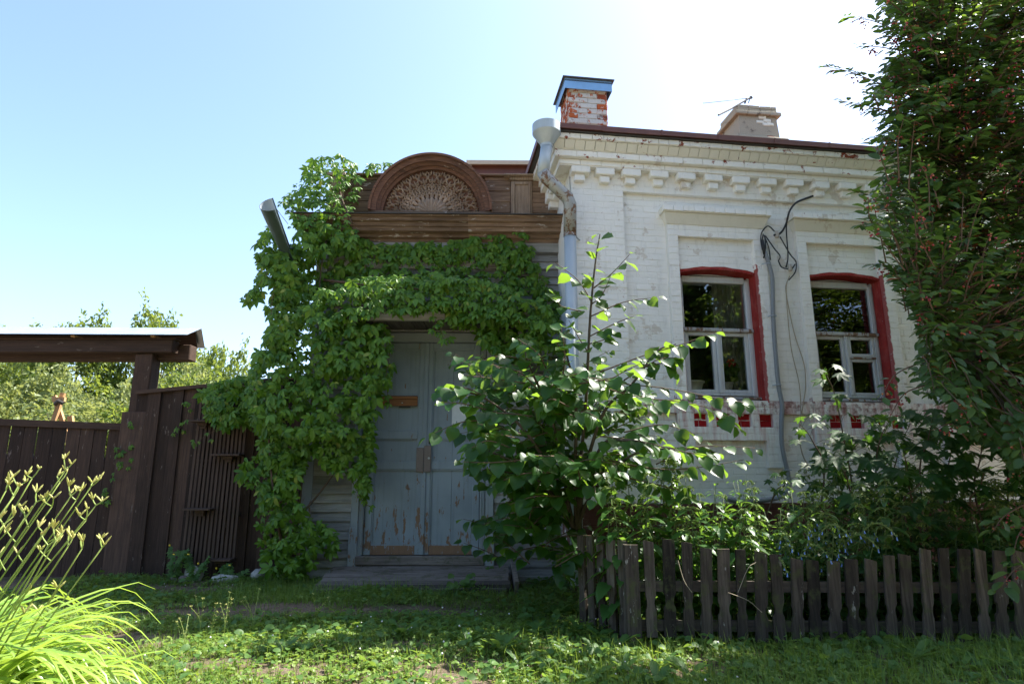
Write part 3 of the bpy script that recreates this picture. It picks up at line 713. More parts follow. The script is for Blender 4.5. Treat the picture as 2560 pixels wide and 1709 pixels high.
# ================================================================== timber porch
PO = thing('timber_porch', 'weathered timber porch with carved half-round pediment and blue-grey double door', 'porch', tuple(PF.O), PF.a)
PLEN = 3.20; DX0, DXM, DX1 = .70, 1.39, 2.07; DZ0, DZ1 = .30, 2.86
build('porch_body', MB().box(.0, .56, .05, .07, .0, 4.6).box(2.24, PLEN, .05, .07, .0, 4.6).box(.56, 2.24, .05, .07, 2.98, 4.6).box(-.02, .0, .05, 3.5, 0, 4.5).box(.0, PLEN + .2, 3.4, 3.5, 0, 4.5).box(0, PLEN, .07, 3.4, 4.5, 4.52), M['siding'], PO)
def clap(x0, x1, z, h=.105):
    """one lapped board: bottom edge stands proud"""
    j = random.uniform(-.004, .004); s = random.uniform(-.004, .004)
    V = [(x0, .010 + j, z + h + .012), (x1, .010 + j, z + h + .012 + s), (x1, -.022 + j, z + s), (x0, -.022 + j, z), (x0, .05, z + h + .012), (x1, .05, z + h + .012), (x1, .05, z), (x0, .05, z)]
    build('siding_board', MB().add(V, [(3, 2, 1, 0), (7, 4, 5, 6), (3, 7, 6, 2), (0, 1, 5, 4), (0, 4, 7, 3), (1, 2, 6, 5)]), M['siding'], PO)
z = .06
while z < 4.2:
    if z < 2.95: clap(.02, .555, z); clap(2.25, PLEN, z)
    else: clap(.02, PLEN, z)
    z += .105
build('corner_board', MB().bbox(-.06, .07, -.035, -.0, .05, 4.2, .006, .004), M['casing'], PO)
# plank foot under the siding
build('foot_board', MB().bbox(-.04, .56, -.03, .04, -.02, .075, .006, .004), M['siding'], PO); build('foot_board', MB().bbox(2.25, PLEN, -.03, .04, -.02, .075, .006, .004), M['siding'], PO)
# casing
for x0, x1 in ((.55, .64), (2.15, 2.245)):
    build('casing', MB().bbox(x0, x1, -.045, .045, .05, 2.98, .006, .003), M['casing'], PO)
build('casing', MB().bbox(.64, .695, -.02, .05, .05, 2.98, .012, .003).bbox(2.08, 2.15, -.02, .05, .05, 2.98, .012, .003), M['casing'], PO)
for dx in (.648, .664, .680, 2.092, 2.11, 2.128): build('bead', MB().tube([(dx, -.022, .25), (dx, -.022, 2.97)], .006, 6), M['casing'], PO)
build('plinth_block', MB().bbox(.54, .645, -.055, -.0, .05, .62, .006).bbox(2.145, 2.255, -.055, .0, .05, .62, .006), M['casing'], PO)
build('head_casing', MB().bbox(.64, 2.15, -.03, .06, 2.865, 2.985, .008), M['casing'], PO)
build('threshold', MB().bbox(.63, 2.14, -.07, .08, .19, .295, .01, .004), M['step'], PO)
build('porch_dark', MB().box(.6, 2.2, .2, .22, .1, 3.0), M['room'], PO)
def leaf(x0, x1, label):
    D = bpy.data.objects.new('door', None); COL.objects.link(D); D.parent = PO; FR[D.name] = mat_of(PO); D['label'] = label
    y0, y1 = .035, .08; st = .082
    z = [DZ0, .405, 1.291, 1.387, 1.658, 1.756, 2.782, DZ1]
    build('stile', MB().bbox(x0, x0 + st, y0, y1, DZ0, DZ1, .004), M['door'], D); build('stile', MB().bbox(x1 - st, x1, y0, y1, DZ0, DZ1, .004), M['door'], D)
    for a, b, m in ((z[0], z[1], 'doorlow'), (z[2], z[3], 'door'), (z[4], z[5], 'door'), (z[6], z[7], 'door')): build('rail', MB().bbox(x0 + st + .001, x1 - st - .001, y0 + .002, y1, a, b, .004), M[m], D)
    for a, b in ((z[1], z[2]), (z[3], z[4]), (z[5], z[6])):
        n = 2 if label.startswith('right') else 1
        for k in range(n):
            c0 = x0 + st + (x1 - x0 - 2 * st) * k / n; c1 = x0 + st + (x1 - x0 - 2 * st) * (k + 1) / n
            build('panel', MB().bbox(c0 + .001, c1 - .001, y0 + .030, y1 - .004, a, b, .003), M['door'], D)
        g = .014; c0, c1 = x0 + st, x1 - st
        build('bead', MB().box(c0, c0 + g, y0 + .012, y0 + .032, a, b).box(c1 - g, c1, y0 + .012, y0 + .032, a, b).box(c0 + g, c1 - g, y0 + .012, y0 + .032, a, a + g).box(c0 + g, c1 - g, y0 + .012, y0 + .032, b - g, b), M['door'], D)
    return D
DL = leaf(DX0, DXM - .002, 'left door leaf with brown moulding across its upper panel'); DR = leaf(DXM + .002, DX1, 'right door leaf with a patch of white paint')
build('cover_strip', MB().bbox(DXM - .028, DXM + .03, .018, .034, DZ0, DZ1, .005), M['door'], DR)
s0 = DX0 + .05
mb = MB()
for a, b, p in ((2.065, 2.185, .028), (2.148, 2.187, .012), (2.062, 2.078, .016)): mb.bbox(s0, DXM - .10, p, .036 if p > .02 else p + .014, a, b, .004)
build('moulding', mb, M['brownstrip'], DL)
build('letter_slot', MB().box(DXM - .33, DXM - .19, .030, .056, 2.045, 2.057), M['room'], DL)
build('nail_head', MB().blob((DXM - .29, .026, 2.10), (.010, .005, .009), 1), M['zinc'], DL)
build('lock_plate', MB().bbox(1.298, 1.388, .006, .034, 1.26, 1.55, .004), M['lock'], DL)
build('lock_plate', MB().bbox(1.392, 1.478, .004, .017, 1.26, 1.575, .004), M['lock'], DR)
mb = MB()
for x, z in ((1.32, 1.52), (1.32, 1.42), (1.32, 1.30), (1.37, 1.30)): mb.blob((x, .005, z), (.006, .003, .006), 1)
build('screw', mb, M['iron'], DL); build('lock_cylinder', MB().lathe((0, 0, 0), [(0, 0), (.014, 0), (.014, .01)], 10), M['zinc'], DR).matrix_basis = Matrix.Translation((1.452, .003, 1.425)) @ Matrix.Rotation(rad(90), 4, 'X')
build('handle', MB().tube([(1.455, .03, 1.60), (1.455, -.02, 1.605), (1.455, -.035, 1.64), (1.455, -.02, 1.68), (1.455, .03, 1.685)], .008, 8), M['iron'], DR)
# white paint patch, brushed
mb = MB(); q = random.Random(3); x0, z0 = PF.loc(640 + 1095 / 2.24, 800 + 590 / 2.24, .03); x1, z1 = PF.loc(640 + 1180 / 2.24, 800 + 470 / 2.24, .03)
n = 14
for k in range(n):
    a = x0 + (x1 - x0) * k / n; b = x0 + (x1 - x0) * (k + 1) / n; lo = z0 + q.uniform(-.02, .07); hi = z1 + q.uniform(-.015, .012)
    mb.add([(a, .0635, lo), (b, .0635, lo + q.uniform(-.01, .02)), (b, .0635, hi), (a, .0635, hi)], [(0, 1, 2, 3)])
build('white_paint_patch', mb, M['whiteblot'], DR)
# canopy
KP = -.64
cx0, cx1 = .40, 2.66
build('canopy_beam', MB().bbox(cx0, cx1, KP, KP + .07, 2.995, 3.10, .008, .004), M['siding'], PO)
build('canopy_beam', MB().bbox(cx0, cx0 + .07, KP + .07, .0, 2.995, 3.10, .006), M['siding'], PO); build('canopy_beam', MB().bbox(cx1 - .07, cx1, KP + .07, .0, 2.995, 3.10, .006), M['siding'], PO)
x = cx0 + .07
while x < cx1 - .07:
    e = min(x + .155, cx1 - .07); build('soffit_board', MB().bbox(x + .003, e - .003, KP + .07, .0, 3.02 + random.uniform(-.004, .004), 3.04, .004), M['soffit'], PO); x = e
build('canopy_roof', MB().add([(cx0 - .05, KP - .06, 3.11), (cx1 + .05, KP - .06, 3.11), (cx1 + .05, .0, 3.5), (cx0 - .05, .0, 3.5), (cx0 - .05, KP - .06, 3.13), (cx1 + .05, KP - .06, 3.13), (cx1 + .05, .0, 3.52), (cx0 - .05, .0, 3.52)],
      [(3, 2, 1, 0), (4, 5, 6, 7), (0, 1, 5, 4), (1, 2, 6, 5), (3, 0, 4, 7)]), M['darkcap'], PO)
# little post and bracket by the door on the right
build('canopy_bracket', MB().beam((2.56, -.03, 2.3), (2.56, KP + .1, 2.99), .06, .06).bbox(2.53, 2.59, -.05, -.02, 2.1, 3.0, .006), M['siding'], PO)
# lower cornice: profile of stepped mouldings
prof = [(.0, 4.19), (-.05, 4.19), (-.06, 4.225), (-.11, 4.235), (-.12, 4.27), (-.20, 4.285), (-.215, 4.33), (-.235, 4.335), (-.25, 4.375), (-.29, 4.39), (-.30, 4.43), (-.325, 4.435), (-.33, 4.452), (.0, 4.47)]
def moulding(name, prof, x0, x1, mat, parent, mitre=True):
    V = []; n = len(prof)
    for y, z in prof: V.append((x0 + (y if mitre else 0), y, z))
    for y, z in prof: V.append((x1, y, z))
    Fc = [(i, i + 1, n + i + 1, n + i) for i in range(n - 1)] + [tuple(range(n - 1, -1, -1)), tuple(range(n, 2 * n))]
    return build(name, MB().add(V, Fc), mat, parent)
for a, b in ((0, 1.9), (1.9, PLEN - .02)):
    moulding('cornice_moulding', prof, a + .0005, b - .0005, M['attic'], PO, a == 0)
V = []; n = len(prof)
build('cornice_moulding', MB().add([(y, y, z) for y, z in prof] + [(y, 1.6, z) for y, z in prof], [(n + i, n + i + 1, i + 1, i) for i in range(n - 1)]), M['attic'], PO)
build('cornice_sheet', MB().box(-.36, PLEN - .03, -.36, .02, 4.455, 4.462), M['darkcap'], PO)
build('frieze_board', MB().bbox(.0, PLEN - .01, -.045, -.005, 4.06, 4.19, .004), M['siding'], PO)
# attic boards
z = 4.47
AX0 = .20
while z < 5.10:
    h = .155; e = min(z + h, 5.14)
    for a, b in ((AX0, .70), (2.10, 2.445), (2.735, PLEN - .02)):
        build('attic_board', MB().bbox(a, b, .0 + random.uniform(-.004, .004), .035, z + .003, e - .003, .006, .003), M['attic'], PO)
    z += h
build('attic_body', MB().box(AX0, PLEN - .01, .036, 2.6, 4.46, 5.13), M['attic'], PO)
for a, b in ((AX0 - .05, .86), (1.94, PLEN - .02)): build('attic_top', MB().bbox(a, b, -.045, .06, 5.14, 5.165, .004, .004), M['attic'], PO)
build('attic_post', MB().bbox(.03, .23, -.03, .3, 4.46, 5.12, .008, .004).bbox(.0, .25, -.06, .33, 5.121, 5.17, .008, .004), M['atticz'], PO)
build('small_pilaster', MB().bbox(2.45, 2.735, -.02, .03, 4.47, 5.08, .006, .003).bbox(2.475, 2.50, -.045, -.021, 4.52, 5.06, .004).bbox(2.685, 2.71, -.045, -.021, 4.52, 5.06, .004).bbox(2.50, 2.685, -.04, -.021, 5.02, 5.06, .004).bbox(2.44, 2.745, -.06, -.0, 4.47, 4.53, .006).bbox(2.43, 2.75, -.05, .03, 5.082, 5.12, .006).bbox(2.36, 2.88, -.11, .03, 5.121, 5.142, .004), M['atticz'], PO)
# half-round pediment
AC, AZ = 1.40, 4.585; R0, R1 = .665, .785
def ring(name, r0, r1, y0, y1, mat, parent, n=40, dish=0.0):
    V = []; mb = MB()
    for k in range(n + 1):
        th = math.pi * k / n; c, s = math.cos(th), math.sin(th)
        for r, y in ((r0, y0 + dish), (r1, y0), (r1, y1), (r0, y1)): V.append((AC - r * c, y, AZ + r * s))
    Fc = []
    for k in range(n):
        a, b = 4 * k, 4 * k + 4
        for i in range(4): Fc.append((a + i, b + i, b + (i + 1) % 4, a + (i + 1) % 4))
    Fc += [(3, 2, 1, 0), (4 * n, 4 * n + 1, 4 * n + 2, 4 * n + 3)]
    return build(name, MB().add(V, Fc), mat, parent)
PD = bpy.data.objects.new('pediment', None); COL.objects.link(PD); PD.parent = PO; FR[PD.name] = mat_of(PO); PD['label'] = 'half-round pediment filled with carved scrolls'
ring('arch_hood', R0 + .045, R1, -.17, .05, M['archw'], PD, dish=.02); ring('arch_rim', R1 - .012, R1 + .018, -.20, .05, M['archw'], PD); ring('arch_moulding', R0 + .005, R0 + .05, -.13, .03, M['archw'], PD, dish=.035); ring('arch_moulding', R0 - .03, R0 + .008, -.075, .03, M['archw'], PD, dish=.02)
n = 40
build('pediment_board', MB().add([(AC, .0, AZ)] + [(AC - (R0) * math.cos(math.pi * k / n), .0, AZ + R0 * math.sin(math.pi * k / n)) for k in range(n + 1)], [(0, k + 1, k + 2) for k in range(n)]), M['archw'], PD)
build('pediment_base', MB().bbox(AC - R1 - .02, AC + R1 + .02, -.15, .04, 4.47, 4.582, .006), M['attic'], PD)
build('pediment_back', MB().prism([(AC - R1 * math.cos(math.pi * k / 24), AZ + R1 * math.sin(math.pi * k / 24)) for k in range(25)], .051, .5), M['attic'], PD)
# carved motif: stem, leaf, scrolls; local x sideways, z outward along the spoke, y = towards the viewer is negative
def motif_mesh(fat):
    mb = MB()
    def rib(pts, w, y=-.02, h=.016):
        pts = np.array(pts, float); ww = np.full(len(pts), w) if np.isscalar(w) else np.array(w)
        T = np.gradient(pts, axis=0); T /= np.linalg.norm(T, axis=1)[:, None]; Nn = np.stack([-T[:, 1], T[:, 0]], 1)
        V = []
        for p, nn, w_ in zip(pts, Nn, ww):
            for k, yy in ((-1, .0), (-.8, y - h * .45), (0, y - h), (.8, y - h * .45), (1, .0)): V.append((p[0] + nn[0] * w_ * k, yy, p[1] + nn[1] * w_ * k))
        m = len(pts)
        mb.add(V, [(5*i+k, 5*i+k+1, 5*i+6+k, 5*i+5+k) for i in range(m-1) for k in range(4)] + [(0, 1, 2, 3, 4), tuple(5*(m-1)+k for k in (4, 3, 2, 1, 0))])
    def spiral(cx, cz, r, a0, turns, side, w):
        n_ = 11; P = []
        for i in range(n_):
            s = i / (n_ - 1); a = a0 + side * turns * 2 * math.pi * s; rr = r * (1 - .72 * s); P.append((cx + rr * math.cos(a), cz + rr * math.sin(a)))
        return P
    rib([(0, .215), (0, .25), (0, .285), (0, .32)], [.006, .026, .024, .010])           # palmette leaf near the shell
    for sx in (-1, 1):
        rib([(sx * .004, .27), (sx * .026, .295), (sx * .034, .315), (sx * .022, .335)], [.008, .012, .012, .006])
        rib([(sx * .006, .33), (sx * .030, .345), (sx * .046, .372), (sx * .040, .398), (sx * .020, .400), (sx * .014, .384), (sx * .024, .374)], [.010, .011, .010, .009, .008, .007, .009])
        rib([(sx * .008, .405), (sx * .022, .42), (sx * .045, .425), (sx * .060, .437)], [.009, .009, .008, .003])
        rib([(sx * .022, .42), (sx * .008, .438), (0, .455)], [.008, .008, .007])
        rib([(sx * .010, .47), (sx * .028, .462), (sx * .040, .474), (sx * .034, .492), (sx * .020, .492), (sx * .022, .478)], [.007, .009, .009, .008, .007, .008])
        rib([(sx * .034, .492), (sx * .054, .512), (sx * .060, .540), (sx * .046, .562), (sx * .052, .588), (sx * .072, .610)], [.010, .011, .011, .010, .009, .004])
        rib([(sx * .050, .575), (sx * .030, .568), (sx * .016, .580), (sx * .020, .598), (sx * .034, .594)], [.009, .009, .008, .008, .009])
        rib([(sx * .016, .580), (sx * .012, .604), (sx * .018, .626)], [.008, .008, .003])
    rib([(0, .32), (0, .36), (0, .41)], [.014, .013, .012])
    rib([(0, .455), (0, .49), (0, .535)], [.007, .012, .003])
    return mesh_from('carved_scroll', [(x * fat, y, z) for x, y, z in mb.v], mb.f, M['carve'])
NM = 13
mm = motif_mesh(1.0)
for k in range(NM):
    th = rad(7.5) + (math.pi - rad(15)) * k / (NM - 1) - math.pi / 2
    inst('carved_scroll', mm, PD, Matrix.Translation((AC, -.004, AZ)) @ Matrix.Rotation(-th, 4, 'Y'))
mb = MB(); nr = 11
for k in range(nr):
    for i in range(4):
        pass
V = [(AC, -.03, AZ)]; Fc = []; ns = nr * 4
for r, base in ((.07, .045), (.16, .05), (.205, .035), (.225, .012)):
    for i in range(ns + 1):
        th = math.pi * i / ns; w = abs(math.sin(th * nr)); rr = r * (1 + (.05 * w if r > .15 else 0)); V.append((AC - rr * math.cos(th), -base - .028 * w * (r / .2), AZ + rr * math.sin(th)))
for i in range(ns): Fc.append((0, 1 + i, 2 + i))
for j in range(3):
    for i in range(ns):
        a = 1 + j * (ns + 1) + i; Fc.append((a, a + ns + 1, a + ns + 2, a + 1))
build('carved_shell', MB().add(V, Fc), M['carve'], PD, smooth=True)
# rear roof of the house showing over the attic
p0 = at(1170, 409, 9.4); p1 = at(1400, 437, 9.4)
RR = thing('rear_roof', 'low roof with pale edge and red-brown fascia behind the porch attic', 'roof', (p0[0], 9.4, 4.5))
x0, x1 = p0[0], p1[0] + 1.5; zt = p0[2]; zb_ = p1[2]
build('fascia', MB().box(x0 + .06, x1, 9.4, 9.44, zb_ - .02, zt).box(x0 + .03, x1, 9.52, 11, zb_ - 2, zb_ - .0), M['brownroof'], RR, True)
build('roof_sheet', MB().add([(x0 - .02, 9.3, zt + .01), (x1, 9.3, zt - .01), (x1, 11.5, zt + .75), (x0 - .02, 11.5, zt + .75), (x0 - .02, 9.3, zt - .06), (x1, 9.3, zt - .08), (x1, 11.5, zt + .70), (x0 - .02, 11.5, zt + .70)],
      [(0, 1, 2, 3), (4, 7, 6, 5), (0, 4, 5, 1), (3, 7, 4, 0)]), M['beige'], RR, True)
build('edge_board', MB().box(x0 - .03, x0 + .03, 9.32, 9.36, zb_ - .02, zt - .02), M['siding'], RR, True)

# step
S0 = thing('door_step', 'sagging grey plank step in front of the double door', 'step', tuple(PF.world([1.4, -.5, 0])[0]))
zb0, zf0 = .185, .105; yb, yf = -.08, -.86
n = 5
for k in range(n):
    s0, s1 = k / n, (k + 1) / n; ya, yc = yb + (yf - yb) * s0, yb + (yf - yb) * s1; za, zc = zb0 + (zf0 - zb0) * s0, zb0 + (zf0 - zb0) * s1
    j = random.uniform(-.006, .006); xa, xb = .42 + random.uniform(-.03, .03), 2.42 + random.uniform(-.03, .02)
    V = [(xa, ya - .006, za + j), (xb, ya - .006, za + j + .004), (xb, yc + .006, zc + j), (xa, yc + .006, zc + j)]; V += [(x, y, z - .045) for x, y, z in V]
    build('plank', MB().add([tuple(PF.world(v)[0]) for v in V], [(0, 3, 2, 1), (4, 5, 6, 7), (0, 1, 5, 4), (1, 2, 6, 5), (2, 3, 7, 6), (3, 0, 4, 7)]), M['step'], S0, True)
def wbox(*a, b=.01, j=.004):
    m = MB().bbox(*a, b, j); m.v = [tuple(PF.world(v)[0]) for v in m.v]; return m
build('front_board', wbox(.40, 2.40, yf - .035, yf + .0, -.06, zf0 - .028), M['step'], S0, True)
build('side_plank', MB().beam(PF.world((2.47, yb, .17))[0], PF.world((2.50, yf - .03, .06))[0], .04, .17), M['step'], S0, True)

# drainpipe at the house corner
DP = thing('drainpipe', 'pale blue drainpipe with wide funnel at the corner of the brick house', 'drainpipe', tuple(at(1425, 1300, 6.9) * np.array([1, 1, 0])))
Y = 6.62
ft = at(1366, 318, Y); fr = .165
c = ft.copy()
def P_(px, py, y): return at(px, py, y)
top = at(1366, 316, Y); fun = [(.150, -.03), (.158, .02), (.150, .018), (.147, -.045), (.055, -.20), (.05, -.23)]
k = np.array([0, 0, 0])
mbf = MB().lathe(tuple(top), [(.160, .0), (.166, .008), (.166, -.10), (.160, -.11), (.072, -.24), (.070, -.27)], 40); mbf.lathe(tuple(top), [(.160, -.0), (.158, -.10), (.06, -.235)], 24)
build('funnel', mbf, M['pipe'], DP, True, False)
e1 = at(1357, 437, Y); e2 = at(1425, 500, 6.75); e3 = at(1425, 583, 6.80); e4 = at(1426, 1380, 6.80); e4[0] = e3[0]; e4[1] = 6.80; e4[2] = .12
s = top + np.array([0, 0, -.26])
build('upper_pipe', MB().tube([s, e1 + (s - e1) * .02], .068, 16), M['pipe'], DP, True, True)
build('elbow', MB().tube([e1 + np.array([0, 0, .04]), e1 + (e2 - e1) * .12, e1 + (e2 - e1) * .5, e2 - (e2 - e1) * .1, e2 + np.array([0, 0, -.05]), e3], [.074, .076, .074, .076, .076, .076], 16), M['pipe2'], DP, True, True)
build('lower_pipe', MB().tube([e3 + np.array([0, 0, .03]), e4], .070, 16), M['pipe'], DP, True, True)
mb = MB()
for z in (e3[2] - .01, 2.2, 1.0): mb.tube([(e3[0], 6.80, z), (e3[0], 6.80, z - .03)], .077, 16); mb.tube([(e3[0] + .05, 6.8, z - .015), (e3[0] + .14, 6.98, z - .015)], .008, 6)
build('collar', mb, M['pipe2'], DP, True)

# torn gutter at the porch eave
GU = thing('gutter', 'loose dark green half-round gutter hanging off the porch eave', 'gutter', tuple(at(740, 660, 7.3)))
g0 = at(748, 690, 7.6); g1 = at(683, 510, 6.75); d = (g1 - g0); d /= np.linalg.norm(d)
upv = np.array([.45, -.55, .6]); upv -= d * (upv @ d); upv /= np.linalg.norm(upv); rt = np.cross(d, upv)
V = []; na = 13; ml = 9
for side, rr in ((0, .135), (1, .131)):
    for i in range(ml):
        s = i / (ml - 1); c = g0 + (g1 - g0) * s
        for k in range(na):
            th = math.pi * (1.0 + k / (na - 1)); V.append(c + rr * (.8 + .3 * s) * (rt * math.cos(th) + upv * math.sin(th)) + upv * .01 * math.sin(5 * s))
Fc = []
for side in (0, 1):
    o = side * ml * na
    for i in range(ml - 1):
        for k in range(na - 1):
            q = (o + i*na + k, o + i*na + k + 1, o + (i+1)*na + k + 1, o + (i+1)*na + k); Fc.append(q if side == 0 else q[::-1])
nf = len(Fc) // 2
build('trough', MB().add(V, Fc[:nf]), M['gutter'], GU, True, True); build('trough_lit_inside', MB().add(V, Fc[nf:]), M['zinc'], GU, True, True)  # inner face coloured pale zinc to stand for sunlight in the trough
for sg in (-1, 1): build('bead_edge', MB().tube([g0 + rt * sg * .106, g1 + rt * sg * .147], .008, 6), M['gutter'], GU, True)
gm = g0 + (g1 - g0) * .45
build('gutter_bracket', MB().tube([gm - upv * .12, gm + np.array([.12, .25, .05]), gm + np.array([.22, .45, .15])], .012, 6).tube([g0 - upv * .1, g0 + np.array([.2, .1, 0])], .012, 6), M['gutter'], GU, True)

# conduit and cables on the facade
def hp(px, py, d=-.03): x, z = BF.loc(px, py, d); return BF.world([x, d, z])[0]
CD = thing('conduit', 'grey plastic cable conduit running down the white brick between the windows', 'conduit', tuple(hp(1960, 1200) * np.array([1, 1, 0])))
cp = [(1912, 630), (1922, 660), (1931, 700), (1933, 790), (1938, 870), (1946, 960), (1955, 1010), (1954, 1050), (1955, 1110), (1966, 1165), (1973, 1200), (1968, 1228), (1945, 1243), (1900, 1251), (1850, 1252), (1815, 1246)]
def smooth_path(P, n=6):
    P = [np.array(p, float) for p in P]; P = [2 * P[0] - P[1]] + P + [2 * P[-1] - P[-2]]; o = []
    for i in range(1, len(P) - 2):
        for k in range(n):
            t = k / n; a, b, c, d = P[i-1:i+3]
            o.append(.5 * ((2*b) + (-a + c)*t + (2*a - 5*b + 4*c - d)*t*t + (-a + 3*b - 3*c + d)*t**3))
    o.append(P[-2]); return o
build('tube', MB().tube(smooth_path([hp(x, y, -.09) for x, y in cp], 4), .026, 10), M['conduit'], CD, True, True)
mb = MB()
for x, y in ((1916, 660), (1932, 790), (1944, 962), (1969, 1174), (1935, 1246)):
    c = hp(x, y, -.09); build('clip', MB().tube([c + np.array([-.05, .02, 0]), c + np.array([-.03, -.028, .0]), c + np.array([.03, -.030, 0]), c + np.array([.045, .02, 0])], .006, 6), M['zinc'], CD, True)
CB = thing('black_cables', 'bundle of black service cables looping from the cornice to the conduit', 'cable', tuple(hp(1920, 600)))
paths = [[(2032, 490, -.07), (1992, 506, -.10), (1974, 528, -.18), (1965, 560, -.10), (1952, 582, -.09), (1935, 588, -.09)], [(1974, 528, -.18), (1966, 570, -.1), (1970, 640, -.08), (1965, 668, -.08)],
         [(1936, 578, -.09), (1920, 565, -.10), (1905, 580, -.10), (1902, 600, -.10), (1906, 625, -.10)], [(1908, 585, -.09), (1905, 610, -.10), (1912, 640, -.10)], [(1910, 588, -.1), (1922, 620, -.1), (1926, 650, -.09)],
         [(1914, 590, -.1), (1935, 620, -.09), (1950, 640, -.09), (1946, 652, -.09)], [(1912, 588, -.1), (1914, 620, -.1), (1909, 645, -.1)], [(1950, 592, -.09), (1975, 635, -.09), (1990, 655, -.09), (1988, 680, -.09), (1972, 700, -.09)], [(1946, 652, -.09), (1955, 668, -.08), (1978, 672, -.08), (1988, 660, -.09)]]
for i, P in enumerate(paths): build('cable', MB().tube(smooth_path([hp(*p) for p in P], 5), .008 if i else .013, 6), M['cable'], CB, True, True)
build('tape_wrap', MB().tube([hp(1906, 600, -.10), hp(1908, 615, -.1), hp(1911, 635, -.1)], [.018, .022, .016], 8), M['cable'], CB, True, True)
for i, (px, py) in enumerate(((1942, 585), (1975, 668))):
    T = thing('insulator', ('old porcelain insulator just below the cornice cable' , 'lower porcelain insulator where the tan cables start')[i], 'insulator', tuple(hp(px, py, -.02)))
    c = hp(px, py, -.09); build('body', MB().lathe(tuple(c), [(.0, -.05), (.022, -.05), (.03, -.03), (.018, -.015), (.03, .0), (.018, .015), (.024, .035), (0, .04)], 12), M['porcelain'], T, True, True)
    build('pin', MB().tube([c + np.array([0, .0, -.02]), hp(px, py + 4, -.0)], .008, 6), M['iron'], T, True)
TC = thing('tan_cables', 'pair of thin tan cables hanging down the wall beside the grey conduit', 'cable', tuple(hp(1990, 1100)))
for P in ([(1974, 690), (1966, 715), (1968, 770), (1978, 870), (1998, 960), (2002, 1040), (1996, 1080), (2005, 1130), (2020, 1165)], [(1968, 703), (1965, 730), (1985, 830), (2010, 910), (2014, 965), (2008, 1010), (2000, 1060), (1999, 1100), (2010, 1145), (2035, 1180)]):
    build('cable', MB().tube(smooth_path([hp(x, y, -.085) for x, y in P], 5), .0065, 6), M['tancable'], TC, True, True)

# ================================================================== gate, fence, trellis
GY = 8.1
G = thing('roofed_gate', 'dark brown plank gate under a small sheet-metal roof', 'gate', (-6.0, GY, 0))
def gx(px, py, y=GY): return at(px, py, y)
b0 = gx(440, 855); zt = b0[2]
build('beam', MB().bbox(-9, -4.45, GY - .10, GY + .06, 2.79, 2.965, .01, .004), M['gatex'], G, True)
build('beam', MB().bbox(-9, -4.30, GY + .07, GY + .25, 2.72, 2.93, .01, .004), M['gatex'], G, True)
build('plate', MB().bbox(-9, -4.42, GY - .12, GY + .05, 2.967, 2.985, .006, .003), M['gatex'], G, True)
for px in (203, 399):
    x = gx(px, 838)[0]; build('packing_block', MB().bbox(x - .03, x + .03, GY - .16, GY + .1, 2.986, 3.012, .004), M['fresh'], G, True)
build('roof_sheet', MB().add([(-9, GY - .24, 3.025), (-4.20, GY - .24, 3.0), (-4.27, GY + .25, 3.20), (-9, GY + .25, 3.23), (-9, GY - .24, 3.019), (-4.20, GY - .24, 2.994), (-4.27, GY + .25, 3.194), (-9, GY + .25, 3.224),
      (-4.38, GY + .62, 3.0), (-9, GY + .62, 3.02), (-4.38, GY + .62, 2.994), (-9, GY + .62, 3.014)],
      [(0, 1, 2, 3), (7, 6, 5, 4), (0, 4, 5, 1), (1, 5, 6, 2), (3, 2, 8, 9), (11, 10, 6, 7), (2, 6, 10, 8), (8, 10, 11, 9)]), M['zinc'], G, True)
build('roof_lining', MB().add([(-8.9, GY - .18, 3.01), (-4.32, GY - .18, 2.99), (-4.36, GY + .25, 3.17), (-8.9, GY + .25, 3.19), (-4.45, GY + .55, 2.98), (-8.9, GY + .55, 3.0)], [(3, 2, 1, 0), (3, 5, 4, 2)]), M['gatex'], G, True)
build('post', MB().bbox(-4.955, -4.725, GY - .04, GY + .18, -.1, 2.79, .012, .005), M['gate'], G, True)
build('post_board', MB().bbox(-5.01, -4.70, GY - .075, GY - .042, -.02, 2.02, .006, .004), M['gate'], G, True)
x = -4.99; k = 0
zr = lambda x: 1.84 + .038 * (-5.0 - x)
x = -5.02
while x > -8.6:
    w = random.uniform(.165, .185); gap = .006 if k % 2 else random.uniform(.004, .008)
    top = zr(x) - .035 + random.uniform(-.005, .005)
    # boards narrow to a taper beneath the rail so slits of light show
    nar = .028 if k in (1, 4, 6, 8, 9) else .003
    V = [(x - w, GY + .02, -.02), (x, GY + .02, -.02), (x, GY + .02, top - .42), (x - nar, GY + .02, top - .36), (x - nar, GY + .02, top), (x - w, GY + .02, top)]
    poly = [(a, c) for a, b, c in V]; m = MB().prism(poly, GY + .015 + random.uniform(-.006, .004), GY + .045)
    build('plank', m, M['gate'], G, True); x -= w + gap; k += 1
V = [(-8.7, zr(-8.7) - .05), (-5.015, zr(-5.015) - .05), (-5.015, zr(-5.015) + .035), (-8.7, zr(-8.7) + .035)]
build('top_rail', MB().prism(V, GY - .02, GY + .07), M['gatex'], G, True)
build('lower_rail', MB().box(-8.7, -5.02, GY + .05, GY + .09, .35, .47).box(-8.7, -5.02, GY + .05, GY + .09, 1.32, 1.44), M['gatex'], G, True)
